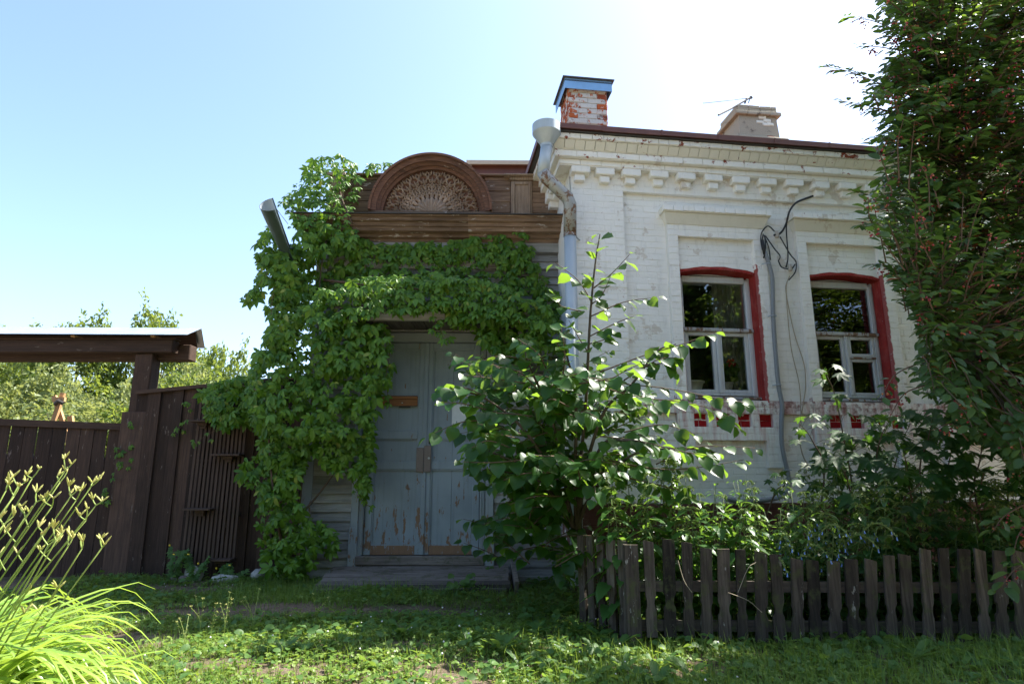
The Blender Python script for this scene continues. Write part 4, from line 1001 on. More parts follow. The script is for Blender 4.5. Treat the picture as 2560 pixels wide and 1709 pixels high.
# fence between gate post and porch
FN = thing('board_fence', 'dark brown board fence between the gate post and the porch', 'fence', (-3.6, GY, 0))
x = -4.86; zt_ = lambda x: 2.265 + .094 * (x + 4.83)
ws = [.17, .17, .19, .13, .19, .16, .17, .18, .17, .18, .17, .17, .17, .16, .18, .17, .17]
for k, w in enumerate(ws):
    p = -.05 if k % 2 else -.02
    build('plank', MB().add([(x, GY + p - .025, random.uniform(-.03, .02)), (x + w, GY + p - .025, random.uniform(-.03, .02)), (x + w - .004, GY + p - .025, zt_(x + w)), (x + .002, GY + p - .025, zt_(x)), (x, GY + p, -.02), (x + w, GY + p, -.02), (x + w - .004, GY + p, zt_(x + w)), (x + .002, GY + p, zt_(x))],
          [(0, 1, 2, 3), (7, 6, 5, 4), (0, 4, 5, 1), (1, 5, 6, 2), (2, 6, 7, 3), (3, 7, 4, 0)]), M['gate'], FN, True); x += w - .014
    if x > -2.35: break
build('top_rail', MB().beam((-4.85, GY - .06, 2.265), (-2.4, GY - .06, 2.50), .10, .045), M['gatex'], FN, True)
build('back_rail', MB().box(-4.85, -2.4, GY, GY + .05, .5, .6).box(-4.85, -2.4, GY, GY + .05, 1.7, 1.8), M['gatex'], FN, True)
TR = thing('trellis', 'tall slatted trellis panel with small shelves leaning on the brown fence', 'trellis', (-3.9, GY - .2, 0))
TY = GY - .15; ns = 13
for k in range(ns):
    s = k / (ns - 1)
    top = at(505 + (622 - 505) * s, 985, TY); bot = at(452 + (583 - 452) * s, 1434 - 34 * s, TY - .06)
    build('slat', MB().beam(bot, top, .030, .016, (0, 1, 0)), M['trel'], TR, True)
for (xa, xb, y) in ((492, 617, 1150), (470, 600, 1285), (505, 620, 1020)):
    build('cross_batten', MB().beam(at(xa, y, TY + .02), at(xb, y + 3, TY + .02), .03, .03, (0, 1, 0)), M['trel'], TR, True)
for (xa, xb, y) in ((480, 530, 1053), (532, 606, 1137), (465, 533, 1272), (520, 583, 1398)):
    a, b = at(xa, y, TY - .10), at(xb, y + 1, TY - .10)
    build('shelf', MB().bbox(a[0], b[0], TY - .19, TY - .01, a[2] - .012, a[2] + .012, .004), M['trel'], TR, True)
    xm = (a[0] + b[0]) / 2; build('shelf_block', MB().bbox(xm - .06, xm + .06, TY - .10, TY - .01, a[2] - .05, a[2] - .013, .004).bbox(xm - .04, xm + .04, TY - .07, TY - .01, a[2] - .085, a[2] - .051, .004), M['trel'], TR, True)
# sawhorse behind the gate
SH = thing('timber_trestle', 'fresh timber trestle poking up behind the brown gate', 'trestle', (-7.3, 10.2, 0))
Yw = 10.2
build('leg', MB().beam(at(118, 1100, Yw), at(158, 982, Yw), .07, .05, (0, 1, 0)), M['fresh'], SH, True)
build('leg', MB().beam(at(172, 1100, Yw + .06), at(136, 990, Yw + .06), .07, .05, (0, 1, 0)), M['fresh'], SH, True)
build('leg', MB().beam(at(186, 1125, Yw + .1), at(176, 1040, Yw + .1), .08, .05, (0, 1, 0)), M['fresh'], SH, True)
build('cross_piece', MB().beam(at(133, 998, Yw - .06), at(163, 998, Yw - .06), .07, .05, (0, 1, 0)), M['fresh'], SH, True)
build('strap', MB().tube([at(138, 1010, Yw - .08), at(147, 1002, Yw - .1), at(158, 1008, Yw - .08)], .035, 8), M['iron'], SH, True)
build('foot', MB().beam(at(118, 1100, Yw), (at(118, 1100, Yw)[0] - .12, Yw, 0), .07, .05, (0, 1, 0)).beam(at(172, 1100, Yw + .06), (at(172, 1100, Yw)[0] + .12, Yw + .06, 0), .07, .05, (0, 1, 0)), M['fresh'], SH, True)

# picket fence
def picket_mesh(w, h, seed):
    q = random.Random(seed); P = []
    zc = .23 + q.uniform(-.01, .01); d = .012 + q.uniform(-.003, .003)
    L = [(0, 0), (0, zc - .045), (d * .7, zc - .03), (d, zc), (d * .75, zc + .03), (0, zc + .05), (0, h - .004)]
    L = [(-w / 2 + a + q.uniform(-.002, .002), z) for a, z in L]
    R = [(w / 2, 0), (w / 2, zc - .045), (w / 2 - d * .7, zc - .03), (w / 2 - d, zc), (w / 2 - d * .75, zc + .03), (w / 2, zc + .05), (w / 2, h + q.uniform(-.02, .012))]
    R = [(a + q.uniform(-.002, .002), z) for a, z in R]
    m = MB(); V = []; n = len(L)
    for y in (-.011, .011):
        for (a, z), (b, z2) in zip(L, R): V += [(a, y, z), (b, y, z2)]
    Fc = []
    for i in range(n - 1): Fc += [(2*i, 2*i+1, 2*i+3, 2*i+2), (2*n+2*i+2, 2*n+2*i+3, 2*n+2*i+1, 2*n+2*i), (2*i, 2*i+2, 2*n+2*i+2, 2*n+2*i), (2*i+3, 2*i+1, 2*n+2*i+1, 2*n+2*i+3)]
    Fc += [(1, 0, 2*n, 2*n+1), (2*n-2, 2*n-1, 4*n-1, 4*n-2)]
    return mesh_from('picket', V, Fc, M['picket'])
PKF = thing('picket_fence', 'low weathered picket fence along the front of the nettle bed', 'picket fence', (2.2, 4.85, 0))
pm = [picket_mesh(.088, .66, i) for i in range(6)]
c0 = np.array([.90, 4.98, 0]); c1 = np.array([4.6, 4.92, 0])
tops = {0: .70, 1: .69, 2: .69, 3: .675, 4: .665, 5: .66, 6: .655, 7: .645, 8: .62, 9: .60, 10: .585, 11: .58, 12: .58, 13: .60, 14: .62, 15: .63, 16: .665, 17: .66, 18: .66, 19: .66}
s = 0; L = np.linalg.norm(c1 - c0); i = 0
while s < L:
    p = c0 + (c1 - c0) * s / L; h = tops.get(i, .655) + random.uniform(-.008, .008)
    lean = -(.02 + .13 * max(0, p[0] - .8) / 3.0) * .8 + random.uniform(-.012, .012)
    mx = Matrix.Translation(Vector(p - np.array([2.2, 4.85, 0])) + Vector((0, random.uniform(-.008, .008) - .03, .05 if i in (1, 2, 3) else .015))) @ Matrix.Rotation(-lean, 4, 'Y') @ Matrix.Rotation(random.uniform(-.05, .03), 4, 'X') @ Matrix.Diagonal((random.uniform(.82, 1.08), 1, h / .66, 1))
    if i > 0: inst('picket', pm[i % 6], PKF, mx)
    s += .1335 + random.uniform(-.006, .006); i += 1
for z0, z1 in ((.125, .115), (.40, .39)): build('rail', MB().beam((.9, 4.985, z0), (4.6, 4.93, z1), .035, .075, (0, 0, 1)), M['railw'], PKF, True)
build('post', MB().beam((.905, 4.945, -.05), (.90, 4.945, .70), .10, .035, (0, 1, 0)).beam((.862, 4.975, -.05), (.86, 4.975, .70), .045, .03, (1, 0, 0)), M['picket'], PKF, True)
PKS = thing('picket_fence', 'end run of the picket fence going back towards the house wall', 'picket fence', (.9, 5.4, 0))
i = 0; y = 5.07; SDX = lambda y: .885 - .55 * (y - 5.0)
while y < 5.58:
    h = .70 + random.uniform(-.015, .012)
    mx = Matrix.Translation((SDX(y) - .9 + random.uniform(-.006, .006), y - 5.4, .02)) @ Matrix.Rotation(rad(118.8 + random.uniform(-3, 3)), 4, 'Z') @ Matrix.Rotation(random.uniform(-.03, .03), 4, 'Y') @ Matrix.Diagonal((1, 1, h / .66, 1))
    inst('picket', pm[i % 6], PKS, mx); y += .112 + random.uniform(-.008, .008); i += 1
for z0 in (.12, .42): build('rail', MB().beam((SDX(5.02) + .03, 5.02 + .02, z0), (SDX(5.56) + .03, 5.58, z0 + .01), .035, .07), M['railw'], PKS, True)

# stones
for i, (px, py, r, lab, mt, sd_) in enumerate(((500, 1437, (.12, .09, .12), 'pale angular stone tilted against the trellis foot', 'stone', 3), (563, 1443, (.17, .09, .055), 'long flat whitish stone lying in the grass by the fence', 'stone', 5), (650, 1437, (.09, .08, .085), 'rounded pale stone at the foot of the creeper', 'stone', 8),
        (433, 1444, (.045, .04, .035), 'small brown stone, smaller of the two by the trellis', 'stone2', 11), (457, 1444, (.065, .05, .045), 'brown stone, larger of the two by the trellis', 'stone2', 14))):
    p = ground(px, py + 10, 0); p[1] = min(p[1], GY - .25)
    o = build('stone', MB().blob((0, 0, r[2] * .6), r, 2, .09, sd_), M[mt]); o.location = (p[0], p[1], 0); tag(o, lab, 'stone')
    if i == 0: o.rotation_euler = (0, rad(-30), 0)
# ================================================================== leaves: shapes and placing
def blade(prof, fold=.15, droop=.1, wav=0.0, seed=0):
    """one leaf blade along +y (unit length), normal +z; prof = [(t, half width)]"""
    q = random.Random(seed); V = []; T = []; n = len(prof)
    for t, w in prof:
        zc = -droop * t * t
        V += [(-w, t, zc + fold * w + q.uniform(-wav, wav)), (0, t, zc), (w, t, zc + fold * w + q.uniform(-wav, wav))]
    for i in range(n - 1):
        a, b = 3 * i, 3 * i + 3
        for s in (0, 1): T += [(a + s, a + s + 1, b + s + 1), (a + s, b + s + 1, b + s)]
    V = np.array(V, float); T = [f for f in T if np.linalg.norm(np.cross(V[f[1]] - V[f[0]], V[f[2]] - V[f[0]])) > 1e-7]
    return V, np.array(T, int)
def join(parts):
    V = []; T = []; n = 0
    for v, t in parts: V.append(v); T.append(t + n); n += len(v)
    return np.concatenate(V), np.concatenate(T)
def xf(p, ang, s, off=(0, 0, 0), tilt=0.0):
    v, t = p; c, si = math.cos(ang), math.sin(ang); v = v * s
    ct, st = math.cos(tilt), math.sin(tilt); v = np.stack([v[:, 0], v[:, 1] * ct + v[:, 2] * st, v[:, 2] * ct - v[:, 1] * st], 1)
    v = np.stack([v[:, 0] * c + v[:, 1] * si, -v[:, 0] * si + v[:, 1] * c, v[:, 2]], 1) + np.array(off); return v, t
def creeper_leaf(seed):
    q = random.Random(seed); P = [(0, .015), (.18, .12), (.42, .21), (.62, .20), (.82, .11), (1, .0)]
    pr = []
    for a, s in ((0, 1.0), (48, .92), (-48, .92), (108, .66), (-108, .66)):
        pr.append(xf(blade(P, .35, .18 + q.uniform(-.1, .15), .01, seed), rad(a + q.uniform(-9, 9)), s * q.uniform(.88, 1.05), (0, 0, 0), .18 + q.uniform(-.15, .3)))
    return join(pr)
def oval_leaf(seed, w=.30, fold=.3, droop=.15): return blade([(0, .02), (.15, w * .68), (.4, w), (.65, w * .92), (.86, w * .5), (1, .0)], fold, droop, .015, seed)
def hazel_leaf(seed):
    q = random.Random(seed); pr = []
    P = [(-.06, .16), (.02, .33), (.16, .45), (.34, .50), (.52, .47), (.68, .37), (.80, .24), (.90, .10), (1.0, 0.0)]
    P = [(t + q.uniform(-.012, .012), w * (1 + q.uniform(-.05, .05) + (.035 if i % 2 else -.03))) for i, (t, w) in enumerate(P)]
    v, t = blade(P, .22 + q.uniform(-.1, .15), .22 + q.uniform(-.12, .2), .022, seed); v[:, 1] = np.where(np.abs(v[:, 0]) < 1e-6, np.maximum(v[:, 1], .0), v[:, 1]); return v, t
def nettle_leaf(seed):
    P = [(0, .03), (.06, .17), (.16, .25), (.22, .23), (.30, .265), (.37, .23), (.45, .24), (.53, .19), (.60, .20), (.68, .14), (.76, .135), (.84, .07), (1, 0)]
    return blade(P, .25, .30, .012, seed)
def maple_leaf(seed):
    q = random.Random(seed); R = [(-170, .30), (-150, .52), (-128, .34), (-112, .60), (-98, .70), (-84, .46), (-70, .52), (-52, .88), (-40, .80), (-30, .50), (-18, .66), (0, 1.05), (18, .66), (30, .50), (40, .80), (52, .88), (70, .52), (84, .46), (98, .70), (112, .60), (128, .34), (150, .52), (170, .30)]
    V = [(0, 0, 0)]
    for a, r in R:
        r *= q.uniform(.94, 1.06); V.append((r * math.sin(rad(a)) * .8, r * math.cos(rad(a)) * .8 + .1, -.22 * r * r + q.uniform(-.03, .03)))
    return np.array(V), np.array([(0, i + 1, i) for i in range(1, len(R))])
def rhomb(seed): return blade([(0, .0), (.45, .26), (1, 0)], .3, .15, .0, seed)
def mats_of(pos, tip, nrm, scale):
    pos = np.asarray(pos, float); y = np.asarray(tip, float); z = np.asarray(nrm, float); sc = np.asarray(scale, float)[:, None]
    y = y / (np.linalg.norm(y, axis=1)[:, None] + 1e-9); z = z - y * np.sum(y * z, 1)[:, None]; z = z / (np.linalg.norm(z, axis=1)[:, None] + 1e-9); x = np.cross(y, z)
    Mx = np.zeros((len(pos), 4, 4)); Mx[:, :3, 0] = x * sc; Mx[:, :3, 1] = y * sc; Mx[:, :3, 2] = z * sc; Mx[:, :3, 3] = pos; Mx[:, 3, 3] = 1; return Mx
def merged(mats, idx, tem):
    Vs = []; Ts = []; n = 0
    for k, (v, t) in enumerate(tem):
        m = mats[idx == k]
        if not len(m): continue
        V = np.einsum('nij,vj->nvi', m[:, :3, :3], v) + m[:, None, :3, 3]; c = len(m)
        Ts.append((t[None] + (np.arange(c) * len(v))[:, None, None] + n).reshape(-1, 3)); Vs.append(V.reshape(-1, 3)); n += c * len(v)
    return np.concatenate(Vs), np.concatenate(Ts)
def put_leaves(root, mats, tem, mat, n_single, single='leaf', rest='foliage', smooth=True, cell=16):
    """the leaves that show largest become parts, the others one joined part"""
    N = len(mats); idx = rng.integers(0, len(tem), N); pos = mats[:, :3, 3]; px, py, dep = proj(pos)
    sc = np.linalg.norm(mats[:, :3, 1], axis=1); view = pos - CAM; view /= np.linalg.norm(view, axis=1)[:, None]
    nz = mats[:, :3, 2] / sc[:, None]; face = np.abs(np.sum(nz * view, 1))
    area = (sc / dep) ** 2 * face; ok = (px > 0) & (px < W0) & (py > 0) & (py < H0) & (dep > .2)
    front = {}
    for i in np.where(ok)[0]:
        c = (int(px[i] // cell), int(py[i] // cell))
        if c not in front or dep[i] < dep[front[c]]: front[c] = i
    fr = np.zeros(N, bool); fr[list(front.values())] = True
    order = np.argsort(-(area * np.where(ok, 1, 0) * np.where(fr, 1, .02)))[:n_single]
    one = np.zeros(N, bool); one[order] = True
    Minv = np.array(mat_of(root).inverted())
    if n_single:
        ms = [mesh_from(single, v, t, mat, smooth) for v, t in tem]
        for i in order: inst(single, ms[idx[i]], root, Matrix((Minv @ mats[i]).tolist()))
    if (~one).any():
        V, T = merged(mats[~one], idx[~one], tem); V = V @ Minv[:3, :3].T + Minv[:3, 3]
        o = obj(rest, mesh_from(rest, V, T, mat, smooth), root); o['kind'] = 'stuff'; return o
def in_poly(x, y, P):
    r = np.zeros(len(x), bool); n = len(P); j = n - 1
    for i in range(n):
        xi, yi = P[i]; xj, yj = P[j]
        r ^= ((yi > y) != (yj > y)) & (x < (xj - xi) * (y - yi) / (yj - yi + 1e-12) + xi); j = i
    return r
def sample_poly(P, n):
    P = np.array(P, float); lo, hi = P.min(0), P.max(0); X = []; Y = []; c = 0
    while c < n:
        x = rng.uniform(lo[0], hi[0], 4 * n); y = rng.uniform(lo[1], hi[1], 4 * n); k = in_poly(x, y, P); X.append(x[k]); Y.append(y[k]); c += k.sum()
    return np.concatenate(X)[:n], np.concatenate(Y)[:n]
def at_v(px, py, Y): return np.array([at(a, b, c) for a, b, c in zip(px, py, Y)])

# ================================================================== Virginia creeper on the porch and fence
VC = thing('creeper_vine', 'five-leaved creeper covering the porch canopy, wall and brown fence', 'creeper', (-2.3, 7.5, 0))
pp = lambda p: PF.O[1] - p                     # world depth of a plane p in front of the porch wall
regs = [([(850,585),(960,612),(1100,600),(1330,612),(1340,650),(860,640)], (pp(.14), pp(.05)), 150, .9),
    # polygon in the photograph, depth range, leaves, tip lean
    ([(742,640),(760,560),(830,548),(890,590),(960,612),(1080,610),(1130,600),(1180,590),(1260,588),(1330,615),(1345,665),(1385,720),(1400,790),(1100,730),(860,730),(760,800),(735,700)], (pp(.16), pp(.04)), 600, .9),
    ([(760,790),(800,720),(900,690),(1000,690),(1090,680),(1180,695),(1290,720),(1380,770),(1395,830),(1290,800),(1200,800),(1080,775),(960,780),(880,800),(800,810)], (pp(.85), pp(.62)), 520, .6),
    ([(1090,785),(1395,785),(1405,880),(1350,865),(1310,905),(1270,930),(1235,880),(1200,852),(1185,830),(1140,815)], (pp(.75), pp(.3)), 170, 1.0),
    ([(1185,830),(1300,820),(1400,840),(1405,960),(1330,1000),(1290,960),(1240,900)], (pp(.35), pp(.05)), 60, 1.0),
    ([(690,800),(760,760),(880,790),(962,800),(985,880),(978,930),(955,990),(935,1060),(930,1100),(880,1080),(800,1090),(700,1080),(645,1065),(610,1000),(620,950),(640,890)], (pp(.78), pp(.35)), 720, .8),
    ([(640,1060),(760,1070),(930,1080),(935,1170),(915,1250),(895,1230),(870,1150),(840,1190),(800,1150),(770,1120),(755,1190),(720,1230),(650,1230),(605,1200),(600,1165),(650,1130)], (pp(.5), pp(.2)), 330, .9),
    ([(650,1210),(745,1220),(752,1270),(835,1330),(845,1370),(790,1400),(800,1415),(740,1440),(670,1440),(650,1400),(648,1300)], (pp(.55), pp(.2)), 210, .9),
    ([(500,975),(560,950),(640,930),(660,1000),(650,1065),(600,1055),(560,1070),(515,1040)], (7.85, 7.55), 190, .8),
    ([(742,560),(705,500),(760,435),(780,395),(850,385),(885,400),(905,440),(890,500),(870,540),(800,548)], (pp(.45), pp(-.2)), 360, .5),
    ([(740,555),(790,530),(880,545),(900,600),(760,650),(735,600)], (pp(.5), pp(.2)), 90, .9),
    ([(880,440),(930,405),(985,400),(1010,412),(960,425),(900,450)], (pp(.1), pp(-.3)), 26, .4),
    ([(655,690),(640,620),(668,560),(700,600),(735,640),(735,740),(700,790),(655,780),(690,720)], (7.45, 7.1), 200, .9),
    ([(645,690),(612,745),(625,760),(665,730)], (7.4, 7.1), 22, .9),
    ([(640,880),(700,790),(760,790),(720,880),(640,940)], (7.5, 7.1), 110, .9),
    ([(690,640),(740,600),(790,700),(780,800),(690,800)], (7.55, 7.25), 170, .9)]
Pm = []; Tm = []; Nm = []; Sm = []
for poly, (ya, yb), n, lean in regs:
    n = int(n * 1.15)
    x, y = sample_poly(poly, n); Y = rng.uniform(min(ya, yb), max(ya, yb), n); p = at_v(x, y, Y); Pm.append(p)
    az = rng.normal(0, .55, n); tip = np.stack([np.sin(az) * .9, rng.normal(-.25, .22, n) - (1 - lean) * .5, -np.cos(az) * lean - .15], 1)
    nr = np.stack([rng.normal(.12, .5, n), np.full(n, -1.0), rng.normal(.45, .5, n) + (1 - lean)], 1)
    Tm.append(tip); Nm.append(nr); Sm.append(np.clip(rng.normal(.090, .030, n), .035, .155) * (1.0 if lean > .55 else .85))
def strand(P, n, s=.07):
    """a hanging shoot with leaves along it; P = [(px, py, Y)]"""
    Q = np.array(smooth_path([at(*p) for p in P], 5)); k = np.linspace(0, len(Q) - 1, n).astype(int)
    for i in k:
        Pm.append((Q[i] + rng.normal(0, .03, 3))[None]); a = rng.normal(0, .8); Tm.append(np.array([[math.sin(a), -.3, -abs(math.cos(a))]])); Nm.append(np.array([[rng.normal(0, .3), -1, .5]])); Sm.append(np.array([s * rng.uniform(.7, 1.15)]))
    return Q
ST = []
for P, n, s in (([(1098, 798, pp(.68)), (1105, 830, pp(.68)), (1112, 855, pp(.68))], 7, .085), ([(1090, 800, pp(.68)), (1085, 825, pp(.68))], 4, .075), ([(690, 700, 7.2), (678, 780, 7.2), (690, 850, 7.2), (700, 880, 7.2)], 11, .055), ([(700, 640, 7.2), (640, 720, 7.1), (610, 745, 7.05)], 9, .06),
        ([(720, 560, 7.3), (690, 520, 7.3), (683, 500, 7.3)], 4, .05), ([(335, 1055, 8.0), (325, 1064, 7.98)], 3, .075), ([(330, 1110, 8.0), (310, 1125, 8.0), (292, 1120, 8.0)], 6, .07), ([(320, 1150, 8.0), (290, 1180, 8.0), (270, 1230, 8.0), (255, 1260, 8.0)], 12, .07), ([(480, 1000, 7.95), (465, 1050, 7.95), (445, 1075, 7.95)], 8, .065), ([(550, 1070, 7.8), (520, 1085, 7.8), (490, 1105, 7.8), (478, 1110, 7.8)], 8, .05),
        ([(960, 830, pp(.5)), (975, 870, pp(.5)), (965, 950, pp(.5)), (975, 1010, pp(.4))], 10, .08), ([(1320, 800, pp(.4)), (1340, 860, pp(.4)), (1360, 900, pp(.4))], 6, .075), ([(870, 1180, pp(.3)), (905, 1250, pp(.3)), (925, 1265, pp(.3))], 7, .06), ([(760, 1290, pp(.3)), (810, 1320, pp(.3)), (842, 1340, pp(.3))], 7, .075), ([(1210, 590, pp(.1)), (1300, 570, pp(.12)), (1310, 600, pp(.12))], 6, .09), ([(1310, 620, pp(.1)), (1350, 690, pp(.12)), (1390, 735, pp(.2))], 10, .08)):
    ST.append(strand(P, n, s))
put_leaves(VC, mats_of(np.concatenate(Pm), np.concatenate(Tm), np.concatenate(Nm), np.concatenate(Sm)), [creeper_leaf(i) for i in range(7)], M['creeper'], 300, 'leaf', 'foliage')
for Q in ST[:6] + ST[8:]: build('shoot', MB().tube(Q, .0035, 5), M['twig'], VC, True)
for P in ([(735, 1440, 7.5), (700, 1330, 7.4), (692, 1270, 7.35), (705, 1250, 7.35), (760, 1180, 7.35)], [(725, 1440, 7.5), (745, 1300, 7.5), (760, 1150, 7.5), (790, 900, 7.45), (800, 700, 7.5), (815, 600, 7.5)], [(740, 1300, 7.4), (800, 1230, 7.5), (850, 1160, 7.5)], [(810, 700, 7.5), (1000, 720, 7.1), (1200, 730, 7.1), (1350, 760, 7.2)], [(715, 1440, 7.5), (680, 1200, 7.3), (660, 1000, 7.4), (600, 960, 7.7)], [(880, 560, 7.4), (850, 480, 7.4), (860, 420, 7.5)], [(920, 600, 7.6), (912, 680, 7.58)], [(690, 1430, 7.7), (730, 1330, 7.6)]):
    build('vine_stem', MB().tube(smooth_path([at(*p) for p in P], 5), np.linspace(.016, .006, (len(P) - 1) * 5 + 1), 6), M['twig'], VC, True, True)

# ================================================================== hazel shrub at the corner
HZ = thing('hazel_shrub', 'round-leaved shrub with sunlit sprays in front of the house corner', 'shrub', (.75, 6.0, 0))
def twig_leaves(Q, n, s0, out, hang=.5, spread=.5, gap0=.25):
    """alternate leaves along a path"""
    Q = np.array(Q); m = len(Q); acc = []
    for i in range(n):
        f = (gap0 + (1 - gap0) * i / max(1, n - 1)) * (m - 1); k = min(int(f), m - 2); p = Q[k] + (Q[k + 1] - Q[k]) * (f - k); d = Q[k + 1] - Q[k]; d = d / (np.linalg.norm(d) + 1e-9)
        side = np.cross(d, (0, -.35, 1.0)); side /= np.linalg.norm(side) + 1e-9; sg = 1 if i % 2 else -1
        tip = d * .55 + side * sg * spread + np.array([0, rng.normal(-.15, .25), -hang + rng.normal(0, .2)]); nr = np.array([rng.normal(0, .35), -.45 + rng.normal(0, .3), .85])
        acc.append((p + tip / np.linalg.norm(tip) * .25 * s0, tip, nr, s0 * rng.uniform(.72, 1.18) * (1.0 if i < n - 1 else .6)))
    out.extend(acc)
hz = []; tw = MB(); lim = MB()
root = np.array([.72, 6.05, 0.0])
mains = [  # (px, py, Y) paths
    [(1445,1300,5.9),(1465,1000,5.7),(1475,800,5.6),(1488,660,5.55),(1500,585,5.5)],
    [(1440,1300,5.9),(1440,1000,5.6),(1420,900,5.45),(1405,840,5.4)],
    [(1445,1300,5.9),(1500,1050,5.6),(1580,960,5.3),(1640,880,5.2),(1690,860,5.15)],
    [(1430,1300,5.9),(1380,1050,5.6),(1330,930,5.4),(1305,855,5.35)],
    [(1430,1300,5.9),(1330,1100,5.5),(1220,1000,5.3),(1110,965,5.2)],
    [(1450,1300,5.9),(1560,1150,5.6),(1680,1120,5.4),(1790,1130,5.3)],
    [(1425,1300,5.9),(1320,1180,5.5),(1230,1130,5.3),(1180,1115,5.2)],
    [(1450,1280,5.9),(1500,1120,5.4),(1560,1100,5.0),(1620,1110,4.95)]]
subs = [ # long sprays, leaf count
    ([(1484,720,5.6),(1530,680,5.5),(1580,630,5.4)],8), ([(1482,760,5.6),(1440,700,5.6),(1395,655,5.5)],8), ([(1478,790,5.6),(1560,745,5.5),(1645,745,5.4)],11), ([(1478,760,5.6),(1510,740,5.5),(1520,690,5.5)],5),
    ([(1475,840,5.6),(1530,810,5.4),(1580,785,5.3)],9), ([(1500,930,5.5),(1600,885,5.3),(1700,855,5.1),(1780,835,5.0)],17), ([(1560,950,5.4),(1640,900,5.1),(1690,885,5.0)],12), ([(1600,920,5.3),(1650,900,5.1),(1700,925,5.0)],8),
    ([(1420,930,5.5),(1500,960,5.0),(1600,990,4.8),(1700,1015,4.7),(1790,1040,4.65),(1850,1065,4.6)],26), ([(1450,940,5.5),(1560,960,5.3),(1680,975,5.2),(1790,1000,5.1),(1860,1020,5.0)],18), ([(1440,960,5.3),(1520,955,5.0),(1560,930,4.9),(1600,915,4.9)],12),
    ([(1410,880,5.4),(1400,850,5.3),(1430,830,5.3)],6), ([(1405,960,5.4),(1412,880,5.2),(1408,830,5.15)],14), ([(1360,980,5.4),(1400,940,5.1),(1450,935,5.0)],12), ([(1370,930,5.4),(1340,885,5.2),(1305,852,5.15)],12), ([(1350,980,5.4),(1290,930,5.2),(1235,925,5.15)],10),
    ([(1250,1020,5.3),(1170,975,5.2),(1100,955,5.1)],11), ([(1240,1030,5.3),(1160,1010,5.1),(1110,1010,5.05)],9), ([(1240,1050,5.3),(1150,1060,5.1),(1070,1090,5.0)],10), ([(1280,1120,5.3),(1220,1110,5.0),(1190,1115,4.95)],10), ([(1300,1150,5.3),(1220,1150,5.0),(1165,1155,4.95)],9),
    ([(1330,1040,5.3),(1270,1040,5.1),(1200,1030,5.05)],10), ([(1420,1050,5.2),(1460,1030,5.0),(1500,1030,4.9)],10), ([(1430,1020,5.3),(1380,1000,5.1),(1350,1020,5.05)],9), ([(1500,1090,5.3),(1600,1100,4.9),(1690,1120,4.8),(1760,1140,4.75)],16), ([(1560,1080,5.3),(1660,1065,5.1),(1740,1080,5.0)],10),
    ([(1520,1150,5.5),(1640,1180,5.3),(1760,1170,5.2),(1860,1150,5.2)],14), ([(1640,1160,5.4),(1750,1120,5.3),(1890,1120,5.2)],10), ([(1500,1180,5.5),(1620,1200,5.3),(1720,1230,5.2)],12), ([(1400,1140,5.3),(1350,1130,5.0),(1310,1135,4.95)],10),
    ([(1380,1180,5.4),(1300,1190,5.2),(1240,1210,5.2)],12), ([(1400,1200,5.5),(1460,1150,5.2),(1540,1160,5.1)],12), ([(1400,1240,5.5),(1330,1250,5.3),(1260,1260,5.3)],10), ([(1480,1220,5.4),(1480,1215,5.0),(1500,1240,4.9)],6), ([(1450,1200,5.4),(1440,1150,5.0),(1400,1130,4.9)],10), ([(1460,780,5.6),(1420,760,5.5),(1390,740,5.5)],8), ([(1470,880,5.6),(1440,850,5.5),(1430,800,5.5)],8), ([(1470,860,5.6),(1510,850,5.5),(1540,830,5.5)],8), ([(1330,900,5.4),(1250,880,5.3),(1190,900,5.3)],9), ([(1330,960,5.4),(1240,950,5.3),(1170,940,5.2)],9)]
for P in mains:
    Q = smooth_path([root] + [at(*p) for p in P], 6); lim.tube(Q, np.linspace(.022, .005, len(Q)), 6)
    twig_leaves(Q, 15, .125, hz, .45, .6, .35)
for P, n in subs:
    P2 = [at(*p) + (rng.normal(0, .02, 3) if i else 0) for i, p in enumerate(P)]; Q = smooth_path(P2, 5); tw.tube(Q, np.linspace(.007, .0025, len(Q)), 5); twig_leaves(Q, max(4, int(n * .82)), .128 * rng.uniform(.85, 1.1), hz, .45, .55, .08)
# dense dark inner foliage
for i in range(210):
    x = rng.normal(1385, 85); y = rng.uniform(930, 1420); Y0 = rng.uniform(5.55, 6.5); a = at(x, y, Y0); d = np.array([rng.normal(0, 1), rng.normal(-.4, .5), rng.normal(.25, .3)]); d /= np.linalg.norm(d)
    if x < 1250 and y > 1120: continue
    if x > 1405 and y > 1220: continue
    if x > 1560 and y > 1180: continue
    Q = smooth_path([a, a + d * .22, a + d * .45 + np.array([0, 0, -.03])], 4); tw.tube(Q, np.linspace(.006, .002, len(Q)), 5); twig_leaves(Q, 8, .115, hz, .5, .6, .1)
A = [np.array([h[k] for h in hz]) for k in range(4)]
put_leaves(HZ, mats_of(*A), [hazel_leaf(i) for i in range(8)], M['hazel'], 300)
build('limbs', lim, M['bark'], HZ, True, True); o = build('twigs', tw, M['twig'], HZ, True, True); o['kind'] = 'stuff'

